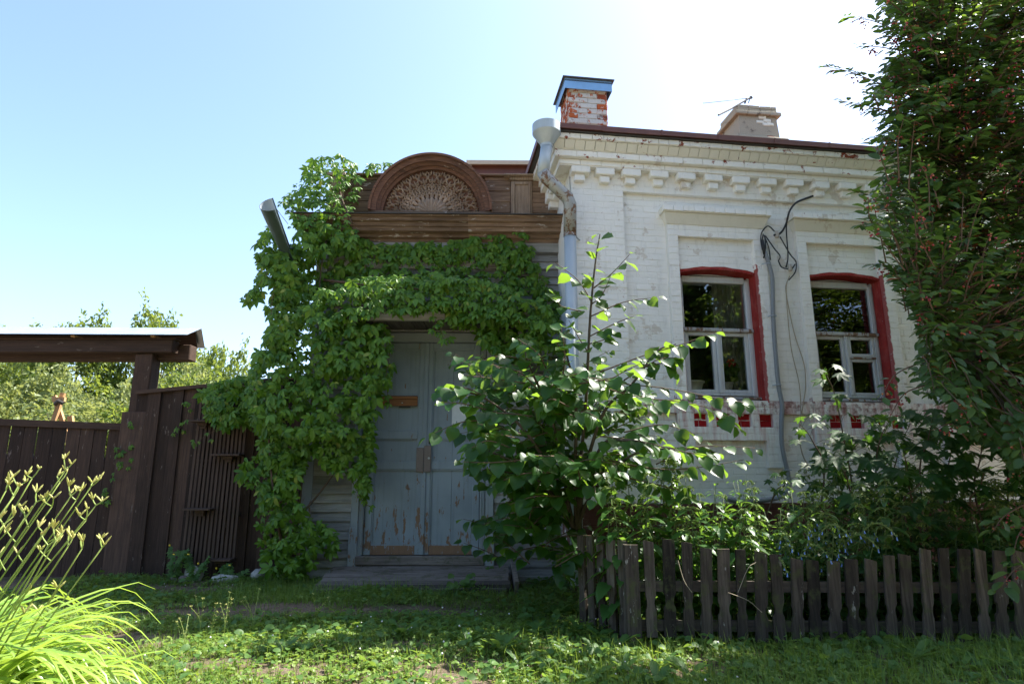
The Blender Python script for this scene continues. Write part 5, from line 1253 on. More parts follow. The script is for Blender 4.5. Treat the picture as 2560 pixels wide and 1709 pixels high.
# ================================================================== serviceberry tree on the right
SV = thing('serviceberry_tree', 'tall serviceberry with small oval leaves and red berries at the right edge', 'tree', (4.6, 5.6, 0))
crown = [(2185,-150),(2200,0),(2205,90),(2245,135),(2200,180),(2165,225),(2150,268),(2205,313),(2185,350),(2215,400),(2190,445),(2170,491),(2165,540),(2190,575),(2235,625),(2225,680),(2250,730),(2290,770),(2315,830),(2310,880),(2285,940),(2320,985),(2330,1030),(2370,1050),(2440,1090),(2500,1160),(2560,1230),(2640,1260),(3000,1250),(3000,-150)]
sv = []; stw = MB(); berries = []; slim = MB()
stems = []
for P in ([(2700,1350,5.6),(2600,1000,5.3),(2480,700,5.0),(2400,400,4.8),(2350,100,4.7),(2330,-150,4.7)], [(2720,1350,5.6),(2680,900,5.4),(2560,500,5.2),(2500,200,5.0),(2480,-150,5.0)], [(2740,1350,5.6),(2780,800,5.0),(2760,300,4.7),(2740,-150,4.6)], [(2680,1200,5.5),(2520,1000,4.8),(2400,900,4.5),(2330,820,4.4)]):
    Q = np.array(smooth_path([np.array([4.6, 5.6, 0.0])] + [at(*p) for p in P], 6)); slim.tube(Q, np.linspace(.05, .012, len(Q)), 8); stems.append(Q)
SQ = np.concatenate(stems)
def berry_bunch(c, n):
    for _ in range(n): berries.append((c + rng.normal(0, .019, 3) + np.array([0, 0, -.012]), rng.uniform(.006, .0085), rng.random()))
def spray(a, b, n, s, bn):
    mid = (a + b) / 2 + np.array([0, 0, .03]) + rng.normal(0, .015, 3); Q = smooth_path([a, mid, b], 4); stw.tube(Q, np.linspace(.0055, .0018, len(Q)), 4, False); twig_leaves(Q, n, s, sv, .18, .75, .1)
    if bn:
        for _ in range(bn): berry_bunch(np.array(Q[rng.integers(3, len(Q))]) + np.array([0, -.02, -.03]), rng.integers(4, 9))
NSV = 6600; x, y = sample_poly(crown, NSV); Yd = np.clip(rng.normal(4.75, .5, NSV), 3.8, 5.9); bk = (x > 2330) & (rng.random(NSV) < .5) & (y < 1150) & (y > 330); Yd[bk] = rng.uniform(5.2, 7.1, bk.sum())
for a_, b_, c_ in zip(x, y, Yd):
    if rng.random() < .8 * (math.sin(a_ / 31 + 1.7 * math.sin(b_ / 43)) * math.cos(b_ / 37 + 1.3 * math.sin(a_ / 53)) > .38): continue
    tip = at(a_, b_, c_); k = np.argmin(np.sum((SQ - tip) ** 2, 1)); d = SQ[k] - tip; L_ = np.linalg.norm(d)
    st = tip + d / (L_ + 1e-6) * min(L_, .34) + rng.normal(0, .05, 3); spray(st, tip, 11, .080, (1 if rng.random() < .42 else 0) if c_ < 4.6 else 0)
    if L_ > .5 and rng.random() < .12: slim.tube(smooth_path([SQ[k], (SQ[k] + st) / 2 + np.array([0, 0, .06]), st], 4), np.linspace(.014, .004, 9), 5)
for P, n, s in (([(2290,245,4.6),(2190,205,4.5),(2125,180,4.45),(2062,166,4.4)], 34, .078), ([(2280,310,4.6),(2190,270,4.5),(2100,252,4.45)], 26, .074), ([(2260,90,4.5),(2190,55,4.45),(2118,42,4.4)], 22, .078), ([(2270,130,4.5),(2200,118,4.5),(2150,115,4.45)], 12, .074), ([(2260,365,4.6),(2210,345,4.5),(2170,345,4.5)], 12, .074),
        ([(2270,560,4.6),(2200,500,4.5),(2140,478,4.45)], 24, .078), ([(2260,600,4.6),(2190,565,4.5),(2150,562,4.45)], 20, .078), ([(2270,700,4.6),(2210,665,4.5),(2180,660,4.45)], 14, .078), ([(2320,900,4.4),(2240,935,4.3),(2200,1000,4.25)], 14, .066), ([(2320,960,4.4),(2260,985,4.3),(2220,1050,4.25)], 10, .064), ([(2420,1100,4.4),(2380,1060,4.3),(2330,1075,4.3)], 10, .064), ([(2560,1260,4.3),(2510,1290,4.2),(2480,1330,4.2)], 9, .09), ([(2600,1400,4.3),(2540,1420,4.2),(2500,1470,4.15)], 10, .10), ([(2600,1300,4.3),(2550,1330,4.2),(2530,1400,4.15)], 8, .10)):
    Q = smooth_path([at(*p) for p in P], 5); stw.tube(Q, np.linspace(.006, .002, len(Q)), 5, False); twig_leaves(Q, n, s, sv, .12, .7, .12)
    for k in range(3): berry_bunch(np.array(Q[rng.integers(4, len(Q) - 2)]) + np.array([0, 0, -.03]), 5)
A = [np.array([h[k] for h in sv]) for k in range(4)]
put_leaves(SV, mats_of(*A), [oval_leaf(i) for i in range(6)], M['service'], 300)
build('trunk', slim, M['bark'], SV, True, True); o = build('twigs', stw, M['twig'], SV, True); o['kind'] = 'stuff'
for nm, mt, sel in (('berries', 'berry', lambda r: r < .6), ('unripe_berries', 'berry2', lambda r: r >= .6)):
    tb = MB().blob((0, 0, 0), (1, 1, 1), 1, 0); L_ = [(p, r) for p, r, q in berries if sel(q)]
    bm_ = np.zeros((len(L_), 4, 4)); bm_[:, 3, 3] = 1
    for i, (p, r) in enumerate(L_): bm_[i, :3, :3] = np.eye(3) * r; bm_[i, :3, 3] = p - np.array([4.6, 5.6, 0])
    V, T = merged(bm_, np.zeros(len(L_), int), [(np.array(tb.v), np.array(tb.f))]); o = obj(nm, mesh_from(nm, V, T, M[mt], True), SV); o['kind'] = 'stuff'

# ================================================================== maple saplings behind the fence
def sapling(base, path, n, s, label, side=.35):
    t = thing('maple_sapling', label, 'sapling', tuple(base), group='maple saplings by the house wall')
    Q = np.array(smooth_path([base] + [at(*p) for p in path], 6)); build('stem', MB().tube(Q, np.linspace(.011, .003, len(Q)), 6), M['twig'], t, True, True)
    L_ = []; pet = MB()
    for i in range(n):
        f = (.22 + .78 * i / (n - 1)) * (len(Q) - 1); k = min(int(f), len(Q) - 2); p = Q[k]
        for sg in (-1, 1):
            a = i * 1.57 + (0 if sg > 0 else math.pi) + rng.normal(0, .3); rr = side * rng.uniform(.5, 1.1) * (1.1 - .6 * i / n)
            e = p + np.array([math.cos(a) * rr, math.sin(a) * rr * .8 - .05, rng.uniform(.02, .12)]); pet.tube([p, (p + e) / 2 + np.array([0, 0, .02]), e], .002, 4)
            tip = np.array([math.cos(a), math.sin(a) * .8 - .3, -.45 + rng.normal(0, .15)]); L_.append((e, tip, np.array([rng.normal(0, .2), -.55, .9]), s * rng.uniform(.65, 1.15)))
    o = build('petioles', pet, M['stem'], t, True); o['kind'] = 'stuff'
    A = [np.array([h[k] for h in L_]) for k in range(4)]; return t, A
tem = [maple_leaf(i) for i in range(5)]
sp = [((3.05, 6.2, 0), [(2130,1250,6.1),(2110,1100,6.0),(2085,980,5.95),(2060,930,5.9)], 7, .12, 'slender maple sapling rising in front of the vent sash window', .2),
      ((2.75, 6.3, 0), [(2060,1200,6.2),(2030,1100,6.1),(2000,1060,6.0)], 6, .11, 'small dark maple sapling beside the tan cables', .25),
      ((3.4, 6.1, 0), [(2190,1200,6.0),(2200,1100,5.8),(2230,1040,5.7)], 9, .13, 'bushy maple sapling below the vent sash window', .42),
      ((3.9, 6.1, 0), [(2300,1200,6.0),(2320,1100,5.8),(2330,1050,5.7)], 10, .13, 'spreading maple sapling half hidden under the serviceberry', .45),
      ((3.2, 5.9, 0), [(2130,1250,5.8),(2110,1180,5.7),(2080,1150,5.6)], 9, .12, 'low maple sapling with dark pointed leaves above the nettles', .42),
      ((4.5, 6.0, 0), [(2440,1250,5.9),(2450,1150,5.7),(2460,1100,5.6)], 10, .13, 'maple sapling in the deep shade nearest the tree trunk', .45),
      ((2.2, 6.4, 0), [(1930,1250,6.3),(1960,1215,6.2),(1955,1200,6.0)], 4, .10, 'tiny maple sapling beside the foot of the conduit', .22),
      ((3.7, 5.7, 0), [(2280,1250,5.6),(2270,1180,5.5),(2260,1130,5.4)], 10, .13, 'broad maple sapling behind the tallest nettles', .48)]
sp += [((3.0, 6.5, 0), [(2100,1250,6.4),(2120,1150,6.3),(2150,1100,6.2)], 12, .15, 'maple sapling tight against the wall under the red niches', .45),
       ((3.6, 6.5, 0), [(2220,1250,6.4),(2250,1120,6.3),(2280,1050,6.2)], 13, .15, 'maple sapling against the wall right of the vent sash window', .5),
       ((4.2, 6.5, 0), [(2360,1250,6.4),(2380,1120,6.3),(2400,1060,6.2)], 13, .15, 'maple sapling against the wall behind the serviceberry', .5),
       ((4.9, 6.3, 0), [(2520,1250,6.2),(2530,1120,6.0),(2540,1050,5.9)], 13, .15, 'maple sapling at the picture edge under the serviceberry', .5),
       ((3.5, 5.5, 0), [(2260,1280,5.4),(2290,1220,5.3),(2320,1190,5.2)], 11, .14, 'maple sapling among the front row of nettles', .45),
       ((4.2, 5.5, 0), [(2430,1280,5.4),(2450,1220,5.3),(2460,1180,5.2)], 11, .14, 'maple sapling behind the last pickets', .45)]
sp = [(a, b, int(c * 1.4), d * 1.1, e, f) for a, b, c, d, e, f in sp]
for s_ in sp:
    t, A = sapling(np.array(s_[0]), *s_[1:]); put_leaves(t, mats_of(*A), tem, M['maple'], 24)

# ================================================================== nettles, comfrey
def nettle_proto(h, seed, tassel):
    q = random.Random(seed); nl = int(h / .085); L_ = []; stem = MB(); ts = MB()
    bend = np.array([q.uniform(-.10, .10), q.uniform(-.14, .078), 0]); pt = lambda f: np.array([0, 0, h * f]) + bend * f * f
    stem.tube([pt(f) for f in np.linspace(0, 1, 7)], np.linspace(.005, .002, 7), 5)
    for i in range(nl):
        f = .22 + .78 * i / (nl - 1); a0 = (i % 2) * math.pi / 2 + q.uniform(-.3, .3); s = .165 * (1 - .50 * max(0, f - .45) / .55) * q.uniform(.8, 1.15)
        if f > .9: s *= .55
        for k in (0, 1):
            a = a0 + k * math.pi; d = np.array([math.cos(a), math.sin(a), q.uniform(-.5, .15)]); L_.append((pt(f) + d * .03, d, np.array([d[0] * -.1, d[1] * -.1 - .15, 1.0]), s))
        if tassel and f > .5:
            for k in range(4):
                a = a0 + k * math.pi / 2 + q.uniform(-.4, .4); l = q.uniform(.04, .085); p = pt(f); d = np.array([math.cos(a), math.sin(a), q.uniform(-.2, .5)])
                P = [p, p + d * l * .5, p + d * l + np.array([0, 0, -.03])]; ts.tube(P, [.0025, .0045, .003], 4)
                for j in range(4): ts.blob(p + d * l * (.3 + .2 * j) + np.array([q.uniform(-.006, .006), q.uniform(-.006, .006), -.012 * j]), (.007, .007, .006), 0, .2, j)
    A = [np.array([h_[k] for h_ in L_]) for k in range(4)]; return stem, mats_of(*A), ts
ntem = [nettle_leaf(i) for i in range(4)]; nmesh = [mesh_from('leaf', v, t, M['nettle'], True) for v, t in ntem]
protos = []
for i in range(7):
    stem, mm_, ts = nettle_proto((.95, 1.08, 1.2, 1.3, .82, 1.15, 1.02)[i], 20 + i, i in (1, 2, 3, 5))
    idx = rng.integers(0, 4, len(mm_)); V, T = merged(mm_, idx, ntem)
    protos.append((mesh_from('stem', stem.v, stem.f, M['stem'], True), mm_, idx, mesh_from('foliage', V, T, M['nettle'], True), mesh_from('flower_tassels', ts.v, ts.f, M['tassel']) if ts.v else None))
spots = []
fr_ = [(1540,5.4),(1590,5.35),(1630,5.45),(1670,5.4),(1720,5.4),(1770,5.35),(1815,5.4),(1870,5.35),(1520,5.25),(1565,5.2),(1610,5.15),(1650,5.3),(1700,5.2),(1745,5.15),(1790,5.25),(1840,5.1),(1890,5.2),(1940,5.3),(2000,5.2),(2085,5.15),(2150,5.2),(2210,5.15),(2260,5.3)]
for px, Y in fr_: spots.append((at(px, 1400, Y)[0], Y, True))
for i in range(150):
    Y = rng.uniform(5.1, 6.85); X = rng.uniform(.95, 4.9)
    if X < 1.0 + (Y - 5) * .1: continue
    spots.append((X, Y, False))
ORD = lambda n: ('first second third fourth fifth sixth seventh eighth ninth tenth eleventh twelfth thirteenth fourteenth fifteenth sixteenth seventeenth eighteenth nineteenth twentieth'.split() + ['far'] * 40)[int(n) - 1]
for i, (X, Y, near) in enumerate(spots):
    px_ = float(proj([X, Y, .6])[0][0])
    k = int(rng.integers(0, 7)) if not near else [2, 5, 2, 1, 5, 6, 0, 6, 0, 2, 1, 6, 2, 1, 0, 4, 6, 4, 0, 1, 5, 2, 1][i]
    if not near and X < 2.6 and Y > 6.2: k = [0, 6, 6][i % 3]
    st, mm_, idx, fol, ts = protos[k]; rz = rng.uniform(0, 6.28)
    zone_ = 'below the first window' if X < 2.0 else 'by the conduit foot' if X < 2.75 else 'under the vent sash window' if X < 3.7 else 'beneath the serviceberry'
    look_ = 'tasselled tall nettle' if k in (1, 2, 3, 5) else 'short leafy nettle'
    row_ = 'front row' if Y < 5.6 else 'middle row' if Y < 6.2 else 'back row'
    lab = 'bright leafy stinging nettle standing over the near end of the picket fence' if near and X < 2.0 else ('stinging nettle just behind the middle pickets' if near else look_ + ' ' + zone_ + ', ' + row_ + ' of the bed')
    if near:
        lab = ('tasselled' if k in (1, 2, 3, 5) else 'leafy') + ' stinging nettle behind the %s picket from the corner post%s' % (ORD(max(1, round((at(px_, 1400, 4.95)[0] - .9) / .1335))), ', second row' if i < 8 else '')
    t = thing('nettle', lab, 'nettle', (X, Y, float(gz(X, Y)) - .02), rz, group=('sunlit nettles at the fence corner' if near and X < 2 else 'nettles behind the middle pickets' if near else 'nettles in the shaded bed'))
    if near and X < 2.3: t.scale = (1.22, 1.22, 1.15)
    if not near and X < 2.9: t.scale = (.8, .8, .78) if Y > 5.7 else (.9, .9, .9)
    inst('stem', st, t, Matrix())
    if near:
        if i < 8: inst('foliage', fol, t, Matrix())['kind'] = 'stuff'
        else:
            for m_, j in zip(mm_, idx): inst('leaf', nmesh[j], t, Matrix(m_.tolist()))
    else: inst('foliage', fol, t, Matrix())['kind'] = 'stuff'
    if ts: inst('flower_tassels', ts, t, Matrix())['kind'] = 'stuff'
# nettles outside the side run
for i, (px, py) in enumerate(((1420, 1480), (1450, 1500), (1390, 1470), (1480, 1520), (1400, 1440))):
    p = ground(px, py); t = thing('nettle', 'dark nettle growing outside the end run of pickets', 'nettle', (p[0], p[1], 0), i * 1.3, group='nettles outside the end run of pickets'); st, mm_, idx, fol, ts = protos[(4, 0, 6, 4, 0)[i]]
    o = inst('stem', st, t, Matrix.Scale(.62, 4)); inst('foliage', fol, t, Matrix.Scale(.62, 4))['kind'] = 'stuff'
def comfrey(X, Y, h, seed, label):
    q = random.Random(seed); t = thing('comfrey', label, 'wildflower', (X, Y, 0), q.uniform(0, 6), group='blue-flowered comfrey behind the pickets'); st = MB(); fl = MB(); L_ = []; cy = MB()
    for b in range(4):
        a = b * 1.6 + q.random(); e = np.array([math.cos(a) * .16, math.sin(a) * .16, h * q.uniform(.85, 1.05)]); Q = smooth_path([np.zeros(3), np.array([0, 0, h * .5]), e], 4); st.tube(Q, .004, 5)
        for i in range(5):
            p = np.array(Q[3 + i]) ; a2 = a + i * 2.1; d = np.array([math.cos(a2), math.sin(a2), -.1]); L_.append((p, d, np.array([0, -.2, 1]), .13 - .014 * i))
        for s in (-1, 1):
            c = [e + np.array([s * .03 * k * math.cos(a + .8), s * .03 * k * math.sin(a + .8), .03 - .012 * k * k * .5]) for k in range(5)]; cy.tube(c, np.linspace(.007, .004, 5), 5)
            for k in range(1, 5):
                cy.blob(c[k] + np.array([0, 0, .008]), (.010, .010, .008), 0, .2, k)
                if k > 2: fl.tube([c[k], c[k] + np.array([0, 0, -.012]), c[k] + np.array([s * .003, -.004, -.026])], [.003, .004, .006], 6)
    A = [np.array([z[k] for z in L_]) for k in range(4)]; put_leaves(t, mats_of(A[0] + np.array([X, Y, 0]), *A[1:]), [oval_leaf(i, .22) for i in range(3)], M['comfrey'], 0)
    build('stem', st, M['stem'], t); build('flower_curls', cy, M['tassel'], t)['kind'] = 'stuff'; build('blue_bells', fl, M['bluefl'], t)['kind'] = 'stuff'
for i, (px, Y, h) in enumerate(((1990, 5.15, .78), (2030, 5.1, .68), (2075, 5.1, .84), (2130, 5.2, .86), (2160, 5.1, .80), (2055, 5.25, .62), (1960, 5.1, .62))): comfrey(at(px, 1400, Y)[0], Y, h, i, 'comfrey with small blue bells behind the %s picket from the corner post' % ORD(round((at(px, 1400, 4.95)[0] - .9) / .1335)))
# ================================================================== daylilies in the near corner
def strap(base, az, L_, rise, w, q):
    """arching strap leaf with a channelled section; returns verts, tris"""
    n = 13; pts = []; p = np.array(base, float); el = rise
    for i in range(n):
        pts.append(p.copy()); s = i / (n - 1); el2 = rise - (rise + rad(4)) * min(1, s / .62) ** 1.2 * q['dr'] - rad(78) * max(0, (s - q['hk']) / (1 - q['hk'])) ** .8; p = p + np.array([math.cos(az) * math.cos(el2), math.sin(az) * math.cos(el2), math.sin(el2)]) * L_ / (n - 1)
    pts = np.array(pts); T_ = np.gradient(pts, axis=0); T_ /= np.linalg.norm(T_, axis=1)[:, None]; side = np.array([-math.sin(az + q['tw']), math.cos(az + q['tw']), 0]); V = []
    for i in range(n):
        s = i / (n - 1); ww = w * (.75 + .25 * min(1, s * 4)) * (1 - max(0, s - .45) ** 1.6 * 2.2); ww = max(ww, .0008); up = np.cross(side, T_[i]); up /= np.linalg.norm(up); up = up if up[2] > 0 else -up
        V += [pts[i] - side * ww + up * ww * .45, pts[i], pts[i] + side * ww + up * ww * .45]
    Tt = []
    for i in range(n - 1):
        a, b = 3 * i, 3 * i + 3
        for k in (0, 1): Tt.append((a + k, a + k + 1, b + k + 1, b + k))
    return V, Tt
def daylily(X, Y, R, n, stalks, label, seed, hL=(.8, 1.2)):
    q = random.Random(seed); t = thing('daylily', label, 'daylily', (X, Y, 0), group='daylilies at the roadside')
    for i in range(n):
        a = q.uniform(0, 6.283); r = R * math.sqrt(q.random()); az = a + q.uniform(-.6, .6); L_ = q.uniform(*hL)
        V, Fc = strap((r * math.cos(a), r * math.sin(a), 0), az, L_, rad(q.uniform(58, 86)), q.uniform(.014, .023), {'dr': q.uniform(.65, 1.1), 'hk': q.uniform(.5, .9), 'tw': q.uniform(-.25, .25)})
        build('leaf', MB().add(V, Fc), M['daylily'], t, smooth=True)
    for (px, py, Y2) in stalks:
        top = at(px, py, Y2) - np.array([X, Y, 0]); b = np.array([top[0] * .35 + q.uniform(-.08, .02) - .06, top[1] * .3, .0]); mid = b * .55 + top * .45 + np.array([-.03, 0, .02])
        Q = smooth_path([b, mid, top], 6); k = build('flower_stalk', MB().tube(Q, np.linspace(.0058, .0030, len(Q)), 6), M['stalk'], t, smooth=True)
        br = MB(); bd = MB()
        def buds(c, n_):
            for j in range(n_):
                a = q.uniform(0, 6.28); d = np.array([math.cos(a) * .7, math.sin(a) * .5, q.uniform(.6, 1.2)]); d /= np.linalg.norm(d); l = q.uniform(.012, .05)
                bd.tube([c, c + d * l * .35, c + d * l * .7, c + d * l], [.0022, .0036, .0042, .0012], 6)
        d = Q[-1] - Q[-3]; d /= np.linalg.norm(d)
        for s in (-1, 1):
            e = Q[-1] + np.array([s * q.uniform(.006, .036), q.uniform(-.02, .02), q.uniform(.012, .05)]); br.tube([Q[-1], (Q[-1] + e) / 2 + np.array([s * .002, 0, 0]), e], .0028, 5); buds(e, 4)
        if q.random() < .75:
            f = Q[int(len(Q) * q.uniform(.62, .8))]; s = q.choice((-1, 1)); e = f + np.array([s * q.uniform(.03, .06), 0, q.uniform(.04, .08)]); br.tube([f, (f + e) / 2 + np.array([s * .003, 0, 0]), e], .0028, 5); buds(e, 4)
        build('branch', br, M['stalk'], k); build('bud', bd, M['bud'], k)
daylily(-2.82, 3.05, .34, 190, [(165,1172,3.05),(80,1195,3.1),(228,1215,3.1),(178,1238,3.0),(15,1225,3.0),(240,1262,3.2),(65,1288,3.0),(110,1330,2.9),(190,1250,3.05),(45,1215,3.05),(130,1265,3.0),(215,1300,3.0),(90,1255,2.95),(150,1205,3.1)], 'clump of sunlit daylilies with the tallest bud stalks', 5)
daylily(-2.42, 2.95, .26, 130, [(205,1370,2.8),(255,1368,3.0),(120,1362,2.9),(140,1350,2.7),(170,1365,2.75)], 'daylily clump spilling its leaves over the path edge', 9, (.6, .95))
daylily(-2.75, 2.55, .30, 120, [(10,1310,2.6),(35,1240,2.8)], 'daylily clump cut off by the corner of the picture', 12)

# ================================================================== small plants on the ground
def lit(n, dens):
    """points on the ground in front of the house where anything grows"""
    X = rng.uniform(-5.2, 5.2, n); Y = rng.uniform(3.6, 8.0, n); keep = dens(X, Y) > rng.random(n); return X[keep], Y[keep]
pn = lambda X, Y, s, o: .5 + .5 * np.sin(X * s + o + 1.3 * np.sin(Y * s * .8 + o * 2)) * np.cos(Y * s * 1.1 - o + 1.1 * np.sin(X * s * .7 + o))
def clear(X, Y):
    """0 under the step, the house, on bare trodden patches"""
    k = np.ones_like(X); k[(X > -2.05) & (X < .08) & (Y > 6.84)] = 0; k[(Y > 7.65) & (X > -2.5)] = 0; k[(Y > 7.95)] = 0
    k *= np.where(pn(X, Y, 3.1, 1.7) * pn(X, Y, 5.3, .6) > .52, .22, 1.0)
    for cx, cy, rx, ry in ((-1.9, 4.45, .3, .14), (.9, 4.35, .3, .10), (-.2, 4.35, .3, .10), (-3.0, 5.2, .4, .16), (-1.6, 5.9, .5, .14), (-2.6, 6.05, 1.0, .33), (-.9, 6.0, .75, .22), (-3.7, 7.3, .8, .22), (-.75, 4.75, .22, .16), (.25, 5.0, .35, .10), (-1.45, 4.25, .25, .10), (-2.4, 6.75, .3, .12)):
        d = ((X - cx) / rx) ** 2 + ((Y - cy) / ry) ** 2; k *= np.clip((d + .35 * (pn(X, Y, 9, cx) - .5)) * 1.0 - .35, .06, 1)
    return k
def grass(n, dens, h0, h1, w, name, label, cat):
    X, Y = lit(n, dens); m = len(X); h = rng.uniform(h0, h1, m); a = rng.uniform(0, 6.28, m); b = rng.uniform(.15, .8, m) * h; base = np.stack([X, Y, gz(X, Y)], 1); s = np.stack([-np.sin(a), np.cos(a), 0 * a], 1) * w; d = np.stack([np.cos(a), np.sin(a), 0 * a], 1)
    V = np.stack([base - s, base + s, base + d * (b * .35)[:, None] + np.array([0, 0, 1]) * (h * .6)[:, None] + s * .8, base + d * (b * .35)[:, None] + np.array([0, 0, 1]) * (h * .6)[:, None] - s * .8, base + d * b[:, None] + np.array([0, 0, 1]) * h[:, None]], 1).reshape(-1, 3)
    i = np.arange(m)[:, None] * 5; T = np.concatenate([i + np.array([[0, 1, 2]]), i + np.array([[0, 2, 3]]), i + np.array([[3, 2, 4]])]).astype(int)
    o = obj(name, mesh_from(name, V, T, M['grass'], False)); tag(o, label, cat, kind='stuff')
grass(150000, lambda X, Y: clear(X, Y) * np.clip(.25 + .9 * pn(X, Y, 1.6, .4), 0, 1), .03, .095, .0022, 'grass', 'short green grass growing over the yard', 'grass')
grass(60000, lambda X, Y: clear(X, Y) * (np.exp(-(((X + 2.1) / .8) ** 2 + ((Y - 6.85) / .42) ** 2)) + .35 * np.exp(-(((X + .6) / 1.4) ** 2 + ((Y - 6.6) / .15) ** 2)) + .5 * np.exp(-(((X - 2.5) / 2.5) ** 2 + ((Y - 4.55) / .22) ** 2)) + .4 * (Y < 4.4) * (X > .2)), .08, .20, .0022, 'tall_grass', 'longer grass tufts by the step and along the pickets', 'grass')
# clover: three round leaflets
def clover_leaf(seed):
    P = [(0, .02), (.3, .30), (.65, .42), (.92, .26), (1, .05)]; q = random.Random(seed); return join([xf(blade(P, .25, .1, 0, seed), rad(a + q.uniform(-12, 12)), 1.0, (0, 0, 0), q.uniform(-.1, .35)) for a in (0, 120, 240)])
def carpet(name, n, dens, tem, s0, s1, z0, z1, mat, label, cat, tilt=.35):
    X, Y = lit(n, dens); m = len(X); p = np.stack([X, Y, gz(X, Y) + rng.uniform(z0, z1, m)], 1); a = rng.uniform(0, 6.28, m); nr = np.stack([rng.normal(0, tilt, m), rng.normal(-.1, tilt, m), np.ones(m)], 1)
    mm_ = mats_of(p, np.stack([np.cos(a), np.sin(a), 0 * a + rng.normal(0, .2, m)], 1), nr, rng.uniform(s0, s1, m)); V, T = merged(mm_, rng.integers(0, len(tem), m), tem); o = obj(name, mesh_from(name, V, T, mat, False)); tag(o, label, cat, kind='stuff')
carpet('clover_cover', 46000, lambda X, Y: clear(X, Y) * np.clip(.55 * pn(X, Y, 2.3, 2.0) + .5 * (Y < 6.0), 0, 1), [clover_leaf(i) for i in range(4)], .016, .032, .012, .06, M['clover'], 'low clover carpet across the sunlit ground', 'clover')
carpet('ground_weeds', 24000, lambda X, Y: clear(X, Y) * np.clip(pn(X, Y, 1.9, 5.0) * .9 + .6 * (X > .1) * (Y > 5.0), 0, 1), [oval_leaf(i, .33, .2, .25) for i in range(4)], .035, .080, .01, .09, M['dock'], 'mixed low leafy weeds across the yard', 'weeds', .5)
def flowers(name, n, dens, r, z0, z1, mat, label):
    X, Y = lit(n, dens); tb = MB().blob((0, 0, 0), (1, 1, .8), 1, .15, 3); m = len(X); mm_ = np.zeros((m, 4, 4)); mm_[:, 3, 3] = 1; z = gz(X, Y) + rng.uniform(z0, z1, m)
    rr = rng.uniform(.7, 1.2, m) * r; mm_[:, 0, 0] = mm_[:, 1, 1] = mm_[:, 2, 2] = rr; mm_[:, :3, 3] = np.stack([X, Y, z], 1); V, T = merged(mm_, np.zeros(m, int), [(np.array(tb.v), np.array(tb.f))]); o = obj(name, mesh_from(name, V, T, mat, True)); tag(o, label, 'flowers', kind='stuff')
flowers('clover_blossoms', 900, lambda X, Y: clear(X, Y) * (Y < 5.7) * .35 * (X < 1.5), .008, .05, .11, M['whitefl'], 'pale clover blossoms dotted over the sunlit ground')
flowers('tiny_white_flowers', 1500, lambda X, Y: np.exp(-(((X + 3.3) / .35) ** 2 + ((Y - 7.2) / .25) ** 2)) + .6 * np.exp(-(((X - .6) / .5) ** 2 + ((Y - 4.3) / .2) ** 2)) + .25 * np.exp(-(((X + 1.0) / .25) ** 2 + ((Y - 5.6) / .15) ** 2)), .0045, .04, .10, M['whitefl'], 'drifts of tiny white flowers in the weeds')
# dandelion and dock rosettes, one thing each
def long_leaf(seed):
    q = random.Random(seed); P = [(0, .03), (.15, .05), (.3, .10), (.42, .09), (.55, .14), (.64, .12), (.76, .15), (.9, .09), (1, 0)]; return blade(P, .25, .35, .02, seed)
rtem = [long_leaf(i) for i in range(4)]
ros = []
for i in range(5):
    m = 9; a = np.arange(m) * 2.4 + rng.normal(0, .2, m); up = rng.uniform(.4, 1.6, m); tip = np.stack([np.cos(a), np.sin(a), up], 1); nr = np.stack([-np.cos(a) * up, -np.sin(a) * up, np.ones(m)], 1); mm_ = mats_of(np.zeros((m, 3)), tip, nr, rng.uniform(.12, .23, m)); V, T = merged(mm_, rng.integers(0, 4, m), rtem); ros.append(mesh_from('dock_plant', V, T, M['dock'], True))
rp = [(1000,1600),(1105,1590),(1170,1620),(1330,1590),(1385,1620),(1420,1650),(1490,1640),(1520,1690),(1560,1670),(1600,1690),(1650,1660),(1450,1580),(1350,1560),(1250,1640),(1540,1620),(1720,1680),(1990,1660),(1840,1670),(2080,1660),(2160,1680),(2290,1660),(930,1480),(870,1560),(700,1640),(1390,1530),(1500,1600),(1300,1670),(1480,1700),(1640,1705)]
for i, (px, py) in enumerate(rp):
    p = ground(px, py); o = obj('dock_plant', ros[i % 5]); o.location = (p[0], p[1], float(gz(p[0], p[1]))); o.rotation_euler = (0, 0, i * 1.9); s = rng.uniform(.6, 1.0); o.scale = (s, s, s)
    lit_ = px < 1560; rank = sorted(q[0] for q in rp).index(px) + 1
    tag(o, ('%s dock rosette from the left in the open yard' % ORD(rank)) if lit_ else 'dock rosette in the grass before the %s picket from the corner post' % ORD(max(1, round((at(px, 1500, 4.95)[0] - .9) / .1335))), 'weed', 'dock rosettes in the yard')
    continue
    tag(o, 'dock rosette of upright leaves in the yard near the step' if lit_ else 'dock rosette of upright leaves along the foot of the pickets', 'weed', 'dock rosettes near the step' if lit_ else 'dock rosettes by the pickets')
